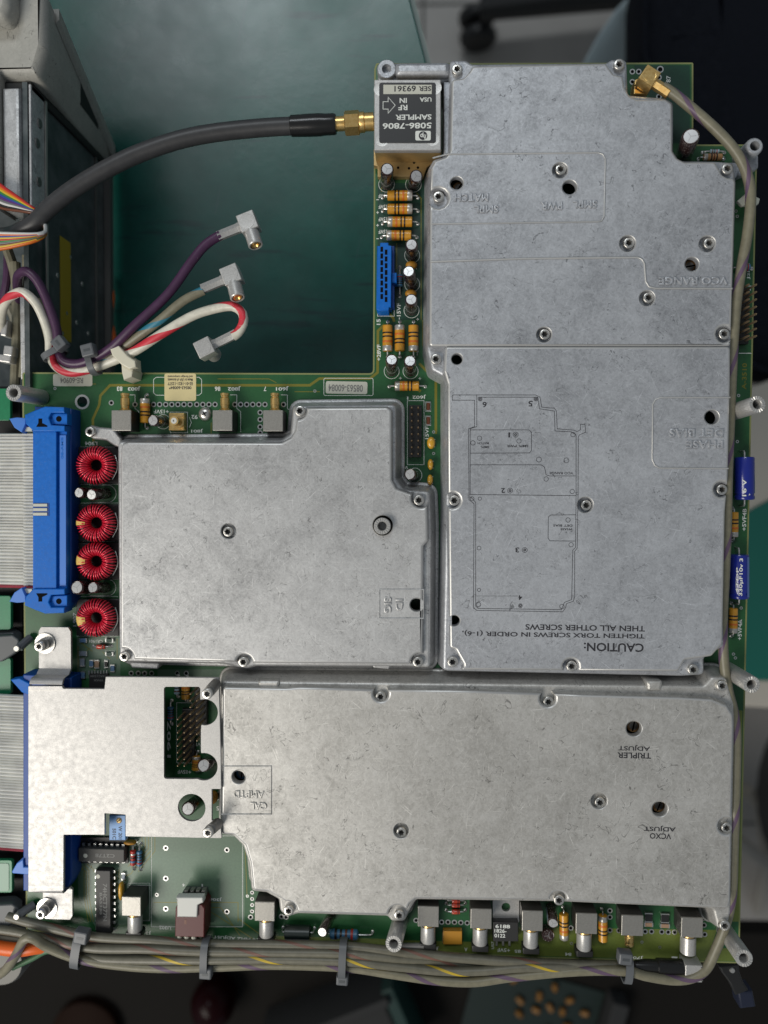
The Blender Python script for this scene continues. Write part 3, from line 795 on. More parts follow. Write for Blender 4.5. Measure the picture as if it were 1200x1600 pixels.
# ================================================================== shield covers
def shield(root, m_, body, hb, brad, draft, bholes, plates, screws, notches, flange=0.0):
    bp = ccw(PP(body, hb)); bp = rounded(bp, brad, 5)
    g = G(); hs = [circle(*P(x, y, hb)[:2], r * mmpx(hb) * 1.05, 22) for x, y, r in bholes]
    rg = [(offs(bp, draft + flange), .06)]
    if flange: rg += [(offs(bp, draft + flange), 1.4), (offs(bp, draft + flange - .25), 1.7), (offs(bp, draft * .9), 1.9)]
    rg += [(offs(bp, .25), hb - 1.2), (offs(bp, 0), hb - .6), (offs(bp, -.35), hb - .12), (offs(bp, -.9), hb)]
    g.rings(rg); g.cap(rg[-1][0], hb, hs)
    for h in hs: g.rings([(h, hb), (h, hb - 2.5)])
    mk('shield_body', g, M[m_], root, ang=42)
    for outline, prad, ht, rec in plates:
        pp = rounded(ccw(PP(outline, ht)), prad, 5)
        for x, y, r in notches:
            pp = notch(pp, P(x, y, ht), r * mmpx(ht))
        ph = [circle(*P(x, y, ht)[:2], r * mmpx(ht), 28) for x, y, r in rec]
        g = G()
        rg = [(offs(pp, .75), hb - .3), (offs(pp, .35), hb + .5), (offs(pp, .18), ht - 1.0), (offs(pp, 0), ht - .45), (offs(pp, -.28), ht - .1), (offs(pp, -.75), ht)]
        g.rings(rg[:-3]+rg[-3:-2]); g.rings(rg[-3:], None, True); g.cap(rg[-1][0], ht, [offs(h[::1], .3) for h in ph])
        for h in ph: g.rings([(offs(h, .3), ht), (offs(h, .1), ht - .12), (h, ht - .4)], None, True); g.rings([(h, ht - .4), (h, hb - .2)])
        mk('shield_top', g, M[m_], root, ang=42, worn=M['cast_worn'])
    for x, y in screws: screw(x, y, hb + .02, root)

# ---- cover A: the tall one on the right
HA, HB_A, HA2 = 14.0, 11.2, 14.7
cvA = thing('shield_cover', P(910, 580, 0), 'tall stepped die-cast shield cover with printed screw order diagram and caution', 'shield cover', 'shield covers')
bodyA = [(703, 94), (727, 94), (738, 100), (948, 98), (956, 93), (979, 93), (981, 148), (1040, 153), (1052, 160), (1052, 236), (1062, 251), (1120, 252), (1146, 254), (1150, 285), (1143, 541), (1143, 600), (1138, 780), (1131, 1010), (1100, 1028), (1100, 1054), (1066, 1056), (700, 1048), (692, 1046), (697, 800), (697, 590), (675, 578), (668, 548), (670, 420), (671, 262), (678, 249), (697, 243), (702, 234)]
recA = [(875, 266, 11.5), (980.5, 380.5, 12), (1105, 381, 12), (1011, 466, 11.5), (850, 523, 11.5), (713.5, 286.5, 10), (890, 293, 11), (1081, 413, 10.5)]
recA2 = [(914.5, 789, 12), (714, 561, 8.5), (1112, 652, 11), (710, 970, 8.5)]
topA = [(706, 124), (724, 122), (734, 112), (739, 103), (947, 99), (953, 108), (959, 116), (973, 119), (976, 136), (984, 150), (995, 155), (1040, 155), (1050, 162), (1051, 236), (1058, 247), (1070, 253), (1117, 253), (1123, 263), (1128, 273), (1137, 278), (1146, 278.5), (1149, 284), (1141.5, 541), (671, 541), (672, 330), (674, 262), (680, 251), (697, 245), (703.5, 236)]
topA2 = [(696, 541.6), (1141.2, 541.6), (1141, 600), (1137.5, 745), (1133, 800), (1129, 1006), (1121, 1015), (1112, 1025), (1093, 1028), (1070, 1031), (1060, 1049), (720, 1046.5), (726, 1040), (712, 1015), (703, 1012), (701, 800), (700, 600), (694, 580)]
shield(cvA, 'cast', bodyA, HB_A, 1.6, 1.8, [(713.5, 286.5, 9), (890, 293, 10), (1081, 413, 9.5), (714, 561, 8), (1112, 652, 10), (710, 970, 8)],
       [(topA, 1.3, HA, recA), (topA2, 1.3, HA2, recA2)],
       [(714, 111.5), (966, 104), (1134, 266), (685, 309.5), (875, 267), (981, 381.5), (1105.5, 382), (1011.5, 466.5), (850, 523.5), (1129, 523), (681, 562), (709.5, 782), (1125.5, 765), (914.5, 789.5), (707, 1033), (892, 1039.5), (1081, 1045)],
       [(685, 309.5, 16), (1132, 522, 13), (676, 562, 17), (707, 782, 13), (1128, 765, 12.5), (892, 1042, 13), (1084, 1050, 16), (704, 1037, 17)])
# raised edge beads cast into the face
def bead(pts, z, r, parent, m_='cast_worn', closed=False):
    q = [Vector((*P(x, y, z)[:2], z)) for x, y in pts]
    return mk('raised_line', G().tube(q, r, 6, closed), M[m_], parent, ang=80)
bead([(676, 247), (700, 241), (934, 238.5), (942, 241), (946, 249), (944, 338), (940, 345), (933, 346.5), (674, 350)], HA + .02, .30, cvA)
bead([(673, 409), (820, 404), (996, 402), (1003, 405), (1007, 412), (1009, 440), (1014, 448), (1024, 450.5), (1144, 451)], HA + .02, .38, cvA)
bead([(1141, 621), (1032, 621), (1024, 624), (1020, 632), (1019, 718), (1023, 727), (1030, 731), (1138, 732)], HA2 + .02, .30, cvA)
# lower level of the phase panel is shown by its rim only; embossed writing
for s, x, y, w, h, z in (('SMPL', 760, 327, 38, 12, HA), ('MATCH', 737, 309, 52, 12, HA), ('PWR', 862, 322, 33, 12, HA), ('SMPL', 914, 319.5, 37, 12, HA), ('VCO RANGE', 1083, 439, 104, 12.5, HA),
                       ('PHASE', 1101, 694.5, 56, 13, HA2), ('DET BIAS', 1088, 676.5, 82, 13.5, HA2)):
    text(s, x, y, w, h, cvA, z + .02, 180, 'cast', .42)
# black print
for s, x, y, w, h in (('CAUTION:', 959, 1011.5, 92, 13.5), ('TIGHTEN TORX SCREWS IN ORDER (1-6),', 864, 991, 282, 9.5), ('THEN ALL OTHER SCREWS', 914, 981, 184, 9)):
    text(s, x, y, w, h, cvA, HA2 + .03, 180, 'ink')
def crop6(pts): return [(680 + a / 2.308, 540 + b / 2.308) for a, b in pts]
def pr(pts, w=.20, closed=False): line(crop6(pts), w, 'ink', 'printed_line', closed, .03, cvA, HA2)
pr([(62, 197), (62, 178), (150, 178), (362, 178), (378, 186), (384, 222), (430, 226), (437, 236), (440, 300), (500, 305), (512, 310), (524, 303), (524, 284), (540, 284), (543, 312), (520, 322), (516, 330), (515, 540), (512, 730), (503, 742), (503, 905), (498, 922), (474, 930), (470, 945), (460, 960), (150, 955), (138, 945), (140, 570), (122, 556), (120, 300), (142, 292), (142, 197)], .2, True)
pr([(150, 178), (150, 292), (126, 300), (126, 537), (508, 541), (508, 322), (490, 311), (432, 308), (430, 236), (376, 228), (370, 186), (155, 186)])
pr([(128, 545), (146, 566), (146, 940), (156, 948), (455, 952), (466, 926), (492, 916), (496, 738), (506, 728), (508, 541)])
pr([(126, 304), (338, 304), (347, 312), (347, 378), (340, 387), (126, 388)]); pr([(126, 430), (382, 430), (394, 438), (400, 466), (412, 470), (506, 470)])
pr([(506, 610), (416, 611), (408, 618), (407, 695), (414, 704), (506, 705)]); pr([(150, 903), (300, 903)], .12)
for x, y, r in ((162, 193, 7), (363, 193, 7), (290, 321, 9), (160, 334, 8), (136, 351, 8), (302, 344, 8), (497, 321, 8), (374, 411, 9), (473, 414, 9), (400, 481, 8), (270, 523, 9), (494, 526, 8), (133, 552, 7), (161, 552, 6), (479, 629, 8), (158, 730, 7), (323, 737, 9), (490, 718, 8), (158, 881, 6), (156, 934, 8), (307, 938, 7), (457, 941, 8)):
    pr(arc(x, y, r, 0, 342, 18), .18, True)
for x, y in ((290, 321), (270, 523), (323, 737), (307, 938), (162, 193), (363, 193)): pr(arc(x, y, 3.5, 0, 320, 8), .3, True)
for s, x, y, w, h in (('6', 178, 213, 15, 20), ('5', 344, 209, 15, 20), ('1', 267, 322, 6, 18), ('2', 245, 523, 14, 18), ('3', 296, 737, 14, 18), ('4', 307, 909, 14, 18), ('SMPL', 179, 366, 32, 8), ('MATCH', 173, 352, 40, 8), ('SMPL PWR', 297, 362, 76, 9), ('VCO RANGE', 455, 460, 84, 9), ('PHASE', 472, 662, 40, 8), ('DET BIAS', 460, 649, 68, 8)):
    q = crop6([(x, y)])[0]; text(s, q[0], q[1], w / 2.308, h / 2.308, cvA, HA2 + .03, 180, 'ink')
# casting around the sampler and mounting ears
g = G(); e = rounded(ccw(PP([(590, 96), (640, 95), (704, 95), (704, 124), (690, 128), (600, 128), (590, 122)], 9)), 1.2, 4)
g.prism(e, .1, 8.2, 1.0); 
g.prism(PP([(616, 97), (703, 96), (703, 118), (618, 119)], 11), 8.0, 11.5, 1.6, None, 1.8, 4)
h0 = circle(*P(604, 107.5, 10.5)[:2], 1.75, 20); e2 = circle(*P(604, 107.5, 10.5)[:2], 3.6, 24)
g.rings([(e2, 8), (e2, 10), (offs(e2, -.4), 10.5)]); g.cap(offs(e2, -.4), 10.5, [h0]); g.rings([(h0, 10.5), (h0, 3)]); g.cap(h0, 3)
mk('sampler_frame', g, M['cast'], cvA, ang=42)
g = G(); g.prism(PP([(693, 128), (706, 128), (706, 240), (693, 246)], 10), .1, 10.5, .8); mk('side_wall', g, M['cast'], cvA)
g = G(); c = P(1179.5, 228, 12); e3 = circle(c.x, c.y, 3.1, 28); hh = circle(c.x, c.y, 1.75, 22)
g.rings([(offs(e3, .3), -1.6), (e3, 11.4), (offs(e3, -.5), 12)]); g.cap(offs(e3, -.5), 12, [hh]); g.rings([(hh, 12), (hh, 4)]); g.cap(hh, 4)
g.prism(PP([(1150, 258), (1168, 240), (1186, 240), (1186, 262), (1172, 268), (1152, 276)], 5), .1, 5, .9, None, 1.2, 4)
g.prism(PP([(1120, 253), (1150, 253), (1160, 262), (1150, 278), (1120, 276)], 5.5), .12, 5.5, .8, None, 1, 3)
mk('mounting_ear', g, M['cast'], cvA, ang=42)

# ---- cover B: middle left
HBt, HB_B = 13.5, 10.8
cvB = thing('shield_cover', P(430, 860, 0), 'mottled grey die-cast shield cover beside the four red coils', 'shield cover', 'shield covers')
bodyB = [(184, 690), (440, 688), (455, 678), (459, 634), (618, 632), (618, 748), (630, 765), (671, 768), (673, 820), (672, 1043), (640, 1041), (398, 1040), (384, 1044), (370, 1042), (350, 1037), (210, 1034), (187, 1034), (186, 1000)]
topB = [(190, 694), (200, 691), (440, 692), (455, 684), (462, 672), (466, 637.7), (605, 636.5), (611.5, 641), (611.7, 750), (619, 764), (640, 771.5), (666, 772), (667.5, 816), (668, 845), (660.5, 853), (659.5, 1022), (655, 1037.5), (398, 1035.5), (365, 1034), (207, 1030), (189, 1026), (188.5, 720)]
shield(cvB, 'cast_b', bodyB, HB_B, 1.6, 2.4, [(598, 821, 15), (651, 945, 9.5)], [(topB, 1.4, HBt, [(357, 830, 12), (598, 821, 15.5), (651, 945, 10.5)])],
       [(469.5, 642.5), (654.5, 781.5), (653, 1033), (381.5, 1033), (196.5, 1024.5), (357.5, 830.5)],
       [(465, 641, 15), (658, 778, 16), (657, 1036, 16), (381.5, 1036, 14), (193, 1029, 17)], .9)
g = G(); q = [(142, 664), (152, 667), (176, 669), (190, 684), (190, 700), (178, 697), (165, 688), (146, 686), (135, 680), (134, 669)]
g.prism(PP(q, 4.5), .1, 4.5, .8, None, 1.2, 4); mk('mounting_arm', g, M['cast_b'], cvB, ang=45)
screw(143, 675, 4.5, cvB)
g = G(); q = PP([(593, 921), (662, 921), (662, 966), (593, 966)], HBt)
mk('sunken_panel_rim', G().tube([Vector((x, y, HBt + .02)) for x, y in q], .30, 6, True), M['cast_b'], cvB)
for s, x, y, w, h in (('ID', 624, 945, 19, 12), ('SIG', 606, 945, 25, 12)): text(s, x, y, w, h, cvB, HBt + .02, -90, 'cast_b', .36)
for (x0, x1) in ((200, 250), (578, 612)):
    g = G().prism(PP([(x0, 1034), (x1, 1036), (x1 - 4, 1046), (x0 + 6, 1044)], 9), 3, 9.0, .6, None, .8, 3); mk('edge_boss', g, M['cast_b'], cvB)
standoff((601, 822), (597, 822), (1, 16.5), cvB, 3.1, 'serrated standoff showing through the round hole')

# ---- cover C: wide one along the bottom
HC, HB_C = 14.2, 11.2
cvC = thing('shield_cover', P(745, 1245, 0), 'wide die-cast shield cover with tripler and VCXO adjust holes along the bottom', 'shield cover', 'shield covers')
bodyC = [(345, 1064), (1100, 1072), (1112, 1058), (1135, 1059), (1140, 1078), (1147, 1100), (1148, 1132), (1142, 1425), (1136, 1451), (1122, 1452), (1114, 1420), (889, 1410), (858, 1409), (650, 1406), (637, 1428), (632, 1440), (612, 1440), (606, 1432), (466, 1428), (448, 1433), (438, 1424), (436, 1406), (416, 1395), (393, 1393), (389, 1350), (380, 1322), (364, 1306), (344, 1304)]
topC = [(348, 1074), (446, 1076), (470, 1074), (595, 1078), (720, 1079), (910, 1086), (1060, 1090), (1112, 1093), (1136, 1103), (1145, 1117), (1146, 1132), (1143, 1275), (1141, 1408), (1138, 1419), (888, 1408), (858, 1406), (650, 1404), (640, 1412), (634, 1424), (612, 1430), (468, 1426), (440, 1404), (418, 1393), (396, 1391), (392, 1350), (384, 1321), (366, 1304.5), (346, 1303)]
shield(cvC, 'cast_c', bodyC, HB_C, 1.8, 2.6, [(990.5, 1138.5, 11), (1031, 1264, 11), (373, 1214, 9.5)], [(topC, 1.3, HC, [(990.5, 1138.5, 12), (1031, 1264, 12), (373, 1214, 11), (936, 1251.5, 12.5), (627, 1298, 12)])],
       [(595, 1087), (856, 1095), (1126, 1070), (936, 1251.5), (627, 1298), (1133, 1291), (872.5, 1403.5), (624, 1427), (452, 1420), (1130, 1443)],
       [(595, 1084, 13), (856, 1092, 13), (1136, 1291, 14), (872.5, 1406, 13.5), (622, 1430, 16), (450, 1423, 15)], .5)
for x0, x1 in ((405, 440), (1005, 1032)):
    mk('edge_boss', G().prism(PP([(x0, 1060), (x1, 1060), (x1 - 3, 1076), (x0 + 3, 1076)], 9), 2, 12.4, 1.0, None, 1.0, 3), M['cast_c'], cvC)
q = PP([(345, 1197), (424, 1197), (424, 1272), (345, 1272)], HC)
mk('sunken_panel_rim', G().tube([Vector((x, y, HC + .02)) for x, y in q], .30, 6, True), M['cast_c'], cvC)
for s, x, y, w, h in (('CAL', 404, 1259, 27, 12), ('AMPTD', 389, 1241, 50, 12)): text(s, x, y, w, h, cvC, HC + .02, 180, 'cast_c', .38)
for s, x, y, w, h in (('TRIPLER', 991, 1180.5, 52, 9), ('ADJUST', 991, 1168.5, 49, 9), ('VCXO', 1032, 1306.5, 33, 9), ('ADJUST', 1031, 1294.5, 49, 9)): text(s, x, y, w, h, cvC, HC + .03, 180, 'ink')
# trimmers seen at the bottom of the adjustment holes
def slot_trimmer(x, y, z, r, ang, body='res_tan'):
    c = P(x, y, z)
    o = mk('trimmer', G().lathe([(r, -z + .1), (r, -.3), (r * .9, 0), (0, 0)], 24, T(c)), M[body], brd)
    mk('adjusting_slot', G().box(-r * .8, r * .8, -.28, .28, -.4, .03, T(c) @ RZ(ang)), M['hole'], o)
    mk('brass_rotor', G().lathe([(r * .62, -.2), (r * .62, .02), (0, .02)], 20, T(c)), M['steel_dark'], o)
slot_trimmer(717, 294, 7.5, 2.4, 60); slot_trimmer(1078, 416, 8, 2.4, 10); slot_trimmer(990, 1134, 7.5, 2.6, 80); slot_trimmer(1030, 1259, 7.5, 2.6, 70); slot_trimmer(378, 1208, 7, 2.4, 85, 'res_blue')

# ================================================================== bracket plate over the lower ribbon
PZ_ = 15.5
br = thing('bracket_plate', P(200, 1180, 4), 'flat aluminium bracket plate with window cut-outs over the lower ribbon connector', 'bracket')
pl = [(44, 1072), (97, 1072), (98.5, 1076), (163, 1076.5), (165, 1057.5), (342, 1059), (345, 1180), (345.5, 1233), (331, 1233), (331, 1282), (344, 1282), (346.5, 1310), (196, 1307), (196, 1273), (163.5, 1271), (163.5, 1304.5), (99.5, 1304.5), (99, 1392), (44, 1394)]
prd = [.4, .3, .3, .3, .3, .5, .3, .3, .2, .2, .4, .6, .2, .2, .2, .2, .3, .5, .6]
win = ccw(PP(arc(260, 1077, 4, 180, 270, 4) + arc(309, 1077, 4, 270, 360, 4) + [(313, 1093)] + arc(320, 1113, 20.5, -100, 105, 18) + [(314, 1140), (314, 1174)] + arc(318.5, 1198, 21.6, -100, 118, 18) + [(300, 1217.5)] + arc(260, 1213, 4, 90, 180, 4), PZ_))
rnd = circle(*P(299.5, 1262, PZ_)[:2], 22.5 * mmpx(PZ_), 36)
pp = PP(pl, PZ_); pc = ccw(pp)
if pc[0] != tuple(pp[0]): prd = prd[::-1]
pc = rounded(pc, prd, 3)
g = G(); top = offs(pc, -.12)
g.rings([(pc, PZ_ - 1.3), (pc, PZ_ - .12), (top, PZ_)]); g.cap(top, PZ_, [win, rnd]); g.cap(pc, PZ_ - 1.3, [win, rnd], None, True)
for h in (win, rnd): g.rings([(h, PZ_), (h, PZ_ - 1.3)])
mk('plate', g, M['sheet'], br, ang=30)
def tab(xs, ys, zt, y_plate, name='tab'):
    """bent tab: curve down from the plate edge to a lower flat foot"""
    (x0, x1), (ya, yb) = xs, ys
    Y0 = P(200, y_plate, PZ_).y; sgn = 1 if ya < y_plate else -1
    X0, X1 = P(x0, y_plate, PZ_).x, P(x1, y_plate, PZ_).x
    Yend = P(200, ya, zt).y
    prof = [(Y0, PZ_ - .02)] + [(Y0 + sgn * 2.2 * math.sin(t), PZ_ - .02 - 2.2 * (1 - math.cos(t))) for t in (.3, .7, 1.1, 1.35)]
    yb_ = prof[-1][0]; zb = zt + 2.0
    prof += [(yb_ + sgn * .3, zb)] + [(yb_ + sgn * (.4 + 1.8 * math.sin(t)), zt + 2.0 - 1.8 * math.sin(t) ** 1.0 - .2 * t) for t in (.5, 1.0, 1.5)]
    prof = [(y, max(z, zt)) for y, z in prof] + [(Yend - sgn * 1.6, zt), (Yend, zt)]
    v = []; f = []
    n = len(prof)
    for k, (y, z) in enumerate(prof):
        ins = 1.0 if k == n - 1 else 0
        v += [(X0 + ins, y, z), (X1 - ins, y, z), (X0 + ins, y, z - 1.3), (X1 - ins, y, z - 1.3)]
    for k in range(n - 1):
        a, b = 4*k, 4*(k+1)
        f += [(a, a+1, b+1, b), (a+2, b+2, b+3, a+3), (a, b, b+2, a+2), (a+1, a+3, b+3, b+1)]
    f += [(4*(n-1), 4*(n-1)+1, 4*(n-1)+3, 4*(n-1)+2), (0, 2, 3, 1)]
    return mk(name, G().add(v, f), M['sheet'], br, ang=40)
tab((46, 97), (982, 1072), 8.0, 1072); tab((50, 97), (1440, 1394), 7.0, 1394)
def post(base, top, z0, z1, r=2.1, washer=False):
    a, b = P(*base, z0), P(*top, z1); ax = axis_matrix(a, b); L = (b - a).length
    o = mk('screw_post', G().lathe([(r, 0), (r, L - 1.6)], 20, ax), M['steel_dark'], br)
    mk('screw_head', SCREW, M['steel'], o, T(P(*top, z1 - 1.6)) @ RZ(20))
    if washer: mk('washer', G().lathe([(r, 0), (r * 1.75, 0), (r * 1.75, .5), (r, .5)], 24, T(a + Vector((0, 0, .1))), True), M['steel'], o)
post((337, 1069), (325.5, 1082.5), PZ_, 26); post((340, 1287), (326.5, 1298.5), PZ_, 26)
post((71, 1005), (64, 1009), 8, 12.5, 2.3, True); post((74, 1418), (66, 1426), 7, 12, 2.3, True)
for y in (1079, 1386):
    line([(46, y), (97, y)], .12, 'band_silver', 'bend_line', False, .015, br, PZ_)

# ================================================================== components soldered to the board
def rect(x0, x1, y0, y1): return [(x0, y0), (x1, y0), (x1, y1), (x0, y1)]
_cm = {}
def ecap(base, top, r, h, label, ring=True, stripe=None, dark=False, z0=.3, rr=None):
    a = P(*base, z0); b = P(*top, h); L = (b - a).length
    key = (round(r, 2), round(L, 1))
    if key not in _cm:
        L_ = key[1]
        s = G().lathe([(r * .96, 0), (r, .4), (r, 1.2), (r * .95, 1.5), (r * .95, 1.8), (r, 2.1), (r, L_ - .7), (r * .97, L_ - .25), (r * .88, L_), (r * .80, L_ - .08)], 26)
        t = G().lathe([(r * .80, L_ - .1), (r * .78, L_ + .03), (0, L_ + .05)], 24)
        v = G()
        for q in (0, 2*PI/3, 4*PI/3): v.box(0, r * .62, -.07, .07, L_ + .03, L_ + .075, Matrix.Rotation(q, 4, 'Z'))
        _cm[key] = (s.mesh('electrolytic_capacitor', 40), t.mesh('can_top'), v.mesh('vent_groove'))
    s, t, v = _cm[key]; ax = axis_matrix(a, b) @ RZ(random.uniform(0, 360))
    o = mk('electrolytic_capacitor', s, M['sleeve'], brd, ax, label)
    mk('can_top', t, M['sleeve' if dark else 'can'], o, ax); mk('vent_groove', v, M['groove'], o, ax)
    if stripe:
        d = stripe
        g = G(); n = 5; vv = []
        for k in range(n + 1):
            an = math.radians(d - 22 + 44 * k / n); vv += [((r + .03) * math.cos(an), (r + .03) * math.sin(an), 1.8), ((r + .03) * math.cos(an), (r + .03) * math.sin(an), L - .6)]
        g.add(vv, [(2*k, 2*k+2, 2*k+3, 2*k+1) for k in range(n)]); mk('polarity_stripe', g, M['smd_grey'], o, axis_matrix(a, b))
    if ring: line(arc(base[0], base[1], (rr or r * 1.28) / mmpx(), 0, 360, 28)[:-1], .2, 'silk', 'silkscreen_ring', True)
    for s_ in (-1, 1):
        mk('lead', G().lathe([(.25, -.2), (.25, 1.0)], 6, T(a + Vector((s_ * .9, 0, -.3)))), M['solder'], o)
    return o
ecap((604, 288), (605, 264), 2.4, 14, 'brown capacitor on the left of the pair under the gold sampler base')
ecap((646, 288), (650.5, 275), 2.4, 11.5, 'brown capacitor touching the wall of the tall cover')
ecap((644, 399), (643, 382), 2.3, 11.5, 'topmost brown capacitor beside the blue sixteen way socket')
ecap((644, 444), (638.5, 424), 2.3, 12, 'middle brown capacitor beside the blue socket')
ecap((643, 485), (642.5, 468), 2.3, 11.5, 'lowest brown capacitor beside the blue socket')
ecap((612, 580), (612, 562), 2.3, 11.5, 'left brown capacitor below the three upright inductors')
ecap((641.5, 580), (640.5, 564), 2.3, 11.5, 'right brown capacitor below the three upright inductors')
ecap((1067, 246), (1079.5, 213), 3.1, 16.5, 'tall brown capacitor in the notch at the top of the tall cover', False)
ecap((255, 659), (239, 657), 2.2, 10.5, 'brown capacitor next to the small upright gold connector')
ecap((648, 742.5), (640.5, 741), 2.2, 10, 'small brown capacitor below the fourteen pin header')
ecap((166, 771), (143, 773), 2.2, 11.5, 'leaning brown capacitor between the first and second red coil', False)
ecap((146, 770), (123.5, 770), 2.1, 10.5, 'outer brown capacitor between the first and second red coil', False)
ecap((165, 918), (145, 918), 2.2, 11.5, 'brown capacitor with grey stripe between the third and fourth red coil', False, 0)
ecap((142, 918), (120, 918), 2.7, 11, 'wide brown capacitor between the third and fourth red coil', False)
for y0, y1 in ((758, 785), (905, 931)): line([(140, y0 + .5), (166, y0), ] + arc(168, (y0+y1)/2, (y1-y0)/2, -90, 90, 12) + [(140, y1)], .2)
ecap((517, 1431), (503.5, 1456.5), 2.0, 13, 'leaning brown capacitor at the lower edge beside the dark choke', False)
ecap((861, 1417), (864, 1442.5), 2.0, 12, 'brown capacitor beside the banded inductor at the lower edge', False, 270)
ecap((854, 1453), (856.5, 1462), 2.5, 5, 'short dark capacitor at the lower edge', False, None, True)
ecap((332, 1188), (318, 1196), 2.5, 14.2, 'brown capacitor seen through the bracket window', False)
ecap((312, 1249), (293.5, 1264), 2.6, 14.6, 'brown capacitor seen through the round bracket hole', False)

# ---- banded axial parts
_am = {}
SCHEME = {
 'inductor': ('ochre', [('band_silver', .80, 1.0), ('band_orange', .60, .68), ('band_black', .42, .48), ('band_black', .28, .34)]),
 'inductor_plain': ('res_tan', [('band_silver', .80, 1.0), ('band_black', .56, .64), ('band_brown', .42, .5), ('band_black', .28, .36)]),
 'resistor_blue': ('res_blue', [('band_black', .18, .26), ('band_black', .36, .44), ('band_brown', .54, .62), ('band_red', .74, .82)]),
 'resistor_pale': ('res_light', [('band_brown', .2, .28), ('band_black', .42, .5), ('band_red', .66, .74)]),
 'resistor_red': ('band_red', [('band_silver', .2, .3), ('band_black', .42, .52), ('res_blue', .66, .78)]),
 'diode': ('diode', [('band_black', .70, .82)]),
 'choke': ('choke', []),
}
def axial(kind, a, b, r, label=None, z=None, lead=6, bulge=False, leads=True, d=(None, None)):
    """body from pixel a to pixel b lying on the board, lead wires bent into pads"""
    z = r + .35 if z is None else z
    p, q = P(*a, z), P(*b, z); L = (q - p).length; key = (kind, r, round(L, 1)); ax = axis_matrix(p, q)
    if key not in _am:
        if bulge: prof = [(r * .6, 0), (r * .97, L * .05), (r, L * .16), (r * .86, L * .24), (r * .86, L * .76), (r, L * .84), (r * .97, L * .95), (r * .6, L)]
        else: prof = [(r * .82, 0), (r, .25), (r, L - .25), (r * .82, L)]
        ms = [G().lathe(prof, 20).mesh('part_body', 40)]
        for m_, u, w in SCHEME[kind][1]:
            rb = r * (.88 if bulge and u > .22 and w < .78 else 1.004)
            e = .22 if w >= 1 else 0
            ms.append(G().lathe([(rb, L * u), (rb + .012, L * u + .03), (rb + .012, L * w - .03 - e), (rb - e * .6, L * w - e * .3)], 20, None, True).mesh('colour_band', 40))
        _am[key] = ms
    ms = _am[key]
    nm = {'inductor': 'axial_inductor', 'inductor_plain': 'axial_inductor', 'diode': 'glass_diode', 'choke': 'axial_choke'}.get(kind, 'axial_resistor')
    o = mk(nm, ms[0], M[SCHEME[kind][0]], brd, ax, label)
    for (m_, u, w), me in zip(SCHEME[kind][1], ms[1:]): mk('colour_band', me, M[m_], o, ax)
    if leads:
        dr = (q - p).normalized()
        for e, s, l in ((p, -1, d[0] or lead), (q, 1, d[1] or lead)):
            l = l * mmpx(); w = dr * s
            mk('lead', G().tube([e - w * .3, e + w * (l * .55), e + w * (l * .85) - Vector((0, 0, .3)), e + w * l - Vector((0, 0, .9)), Vector((e.x, e.y, .05)) + w * l], .28, 6), M['solder'], o)
            mk('solder_pad', G().lathe([(.75, .02), (.7, .12), (.4, .35), (0, .4)], 12, T(Vector((e.x, e.y, 0)) + w * l)), M['solder'], o)
    return o
for y, sw, w in ((305.5, 0, 'topmost'), (326.5, 0, 'second'), (346.5, 1, 'third'), (368, 1, 'lowest')):
    x = (605.5, 644.5) if y < 360 else (604, 643)
    axial('inductor', (x[sw], y), (x[1 - sw], y), 1.9, w + ' of the four stacked ochre banded inductors', lead=8)
for x, sw, w in ((605.5, 0, 'left'), (624.5, 1, 'middle'), (646, 0, 'right')):
    y = (508, 549); axial('inductor', (x, y[sw]), (x, y[1 - sw]), 1.9, w + ' of the three upright ochre inductors', lead=7)
axial('inductor', (655, 603), (617, 603), 1.9, 'ochre inductor lying above the fourteen pin header', lead=9)
axial('inductor', (226.7, 661), (226.7, 623), 1.9, 'ochre inductor beside the nickel corner connector', lead=7)
axial('inductor', (1147, 800), (1146.5, 839), 1.6, 'ochre inductor between the two blue axial capacitors', lead=6)
axial('inductor', (1146, 950), (1145.5, 989), 1.6, 'ochre inductor below the second blue axial capacitor', lead=6)
axial('inductor_plain', (1128, 245.5), (1099, 245.5), 1.25, 'tan banded inductor in the top right notch', lead=5)
axial('resistor_pale', (1109, 236.5), (1124, 236.5), .75, 'pale blue resistor in the top right notch', lead=9, bulge=True)
axial('inductor', (881, 1427), (881.5, 1467), 1.8, 'ochre inductor at the lower edge with silver end down', lead=5)
axial('inductor', (942, 1470), (942, 1430), 1.8, 'ochre inductor at the lower edge with silver end up', lead=5)
axial('inductor', (306.5, 1203), (307, 1181), 1.7, 'ochre inductor seen through the bracket window', lead=4)
axial('tantalum' if False else 'inductor', (290, 1092), (290, 1064), 1.7, None, lead=5)
axial('resistor_pale', (276.5, 1085), (276.5, 1062), 1.2, None, lead=5, bulge=True)
axial('resistor_blue', (266.5, 1104), (266.5, 1125), 1.3, 'blue resistor seen through the bracket window', lead=8, bulge=True)
axial('resistor_blue', (1151, 418), (1172, 418), 1.35, 'blue resistor half hidden by the beige cable', lead=5, bulge=True)
axial('resistor_blue', (624.5, 448), (624.5, 429), 1.2, 'dark blue resistor beside the blue socket', lead=13, bulge=True)
axial('resistor_blue', (515, 1459), (560, 1460.5), 2.0, 'large blue resistor at the lower edge', lead=20, bulge=True, d=(3, 22))
axial('choke', (445, 1456), (485, 1457), 2.7, 'dark green choke at the lower edge', lead=5)
axial('resistor_red', (208, 1328), (208, 1352), 1.15, 'red banded resistor next to the chip', lead=9, bulge=True)
axial('resistor_blue', (218, 1329), (218, 1353), 1.15, 'blue banded resistor next to the chip', lead=9, bulge=True)
axial('diode', (151.5, 1010.5), (164.5, 1010.5), .95, 'small red glass diode under the lowest coil', lead=8)
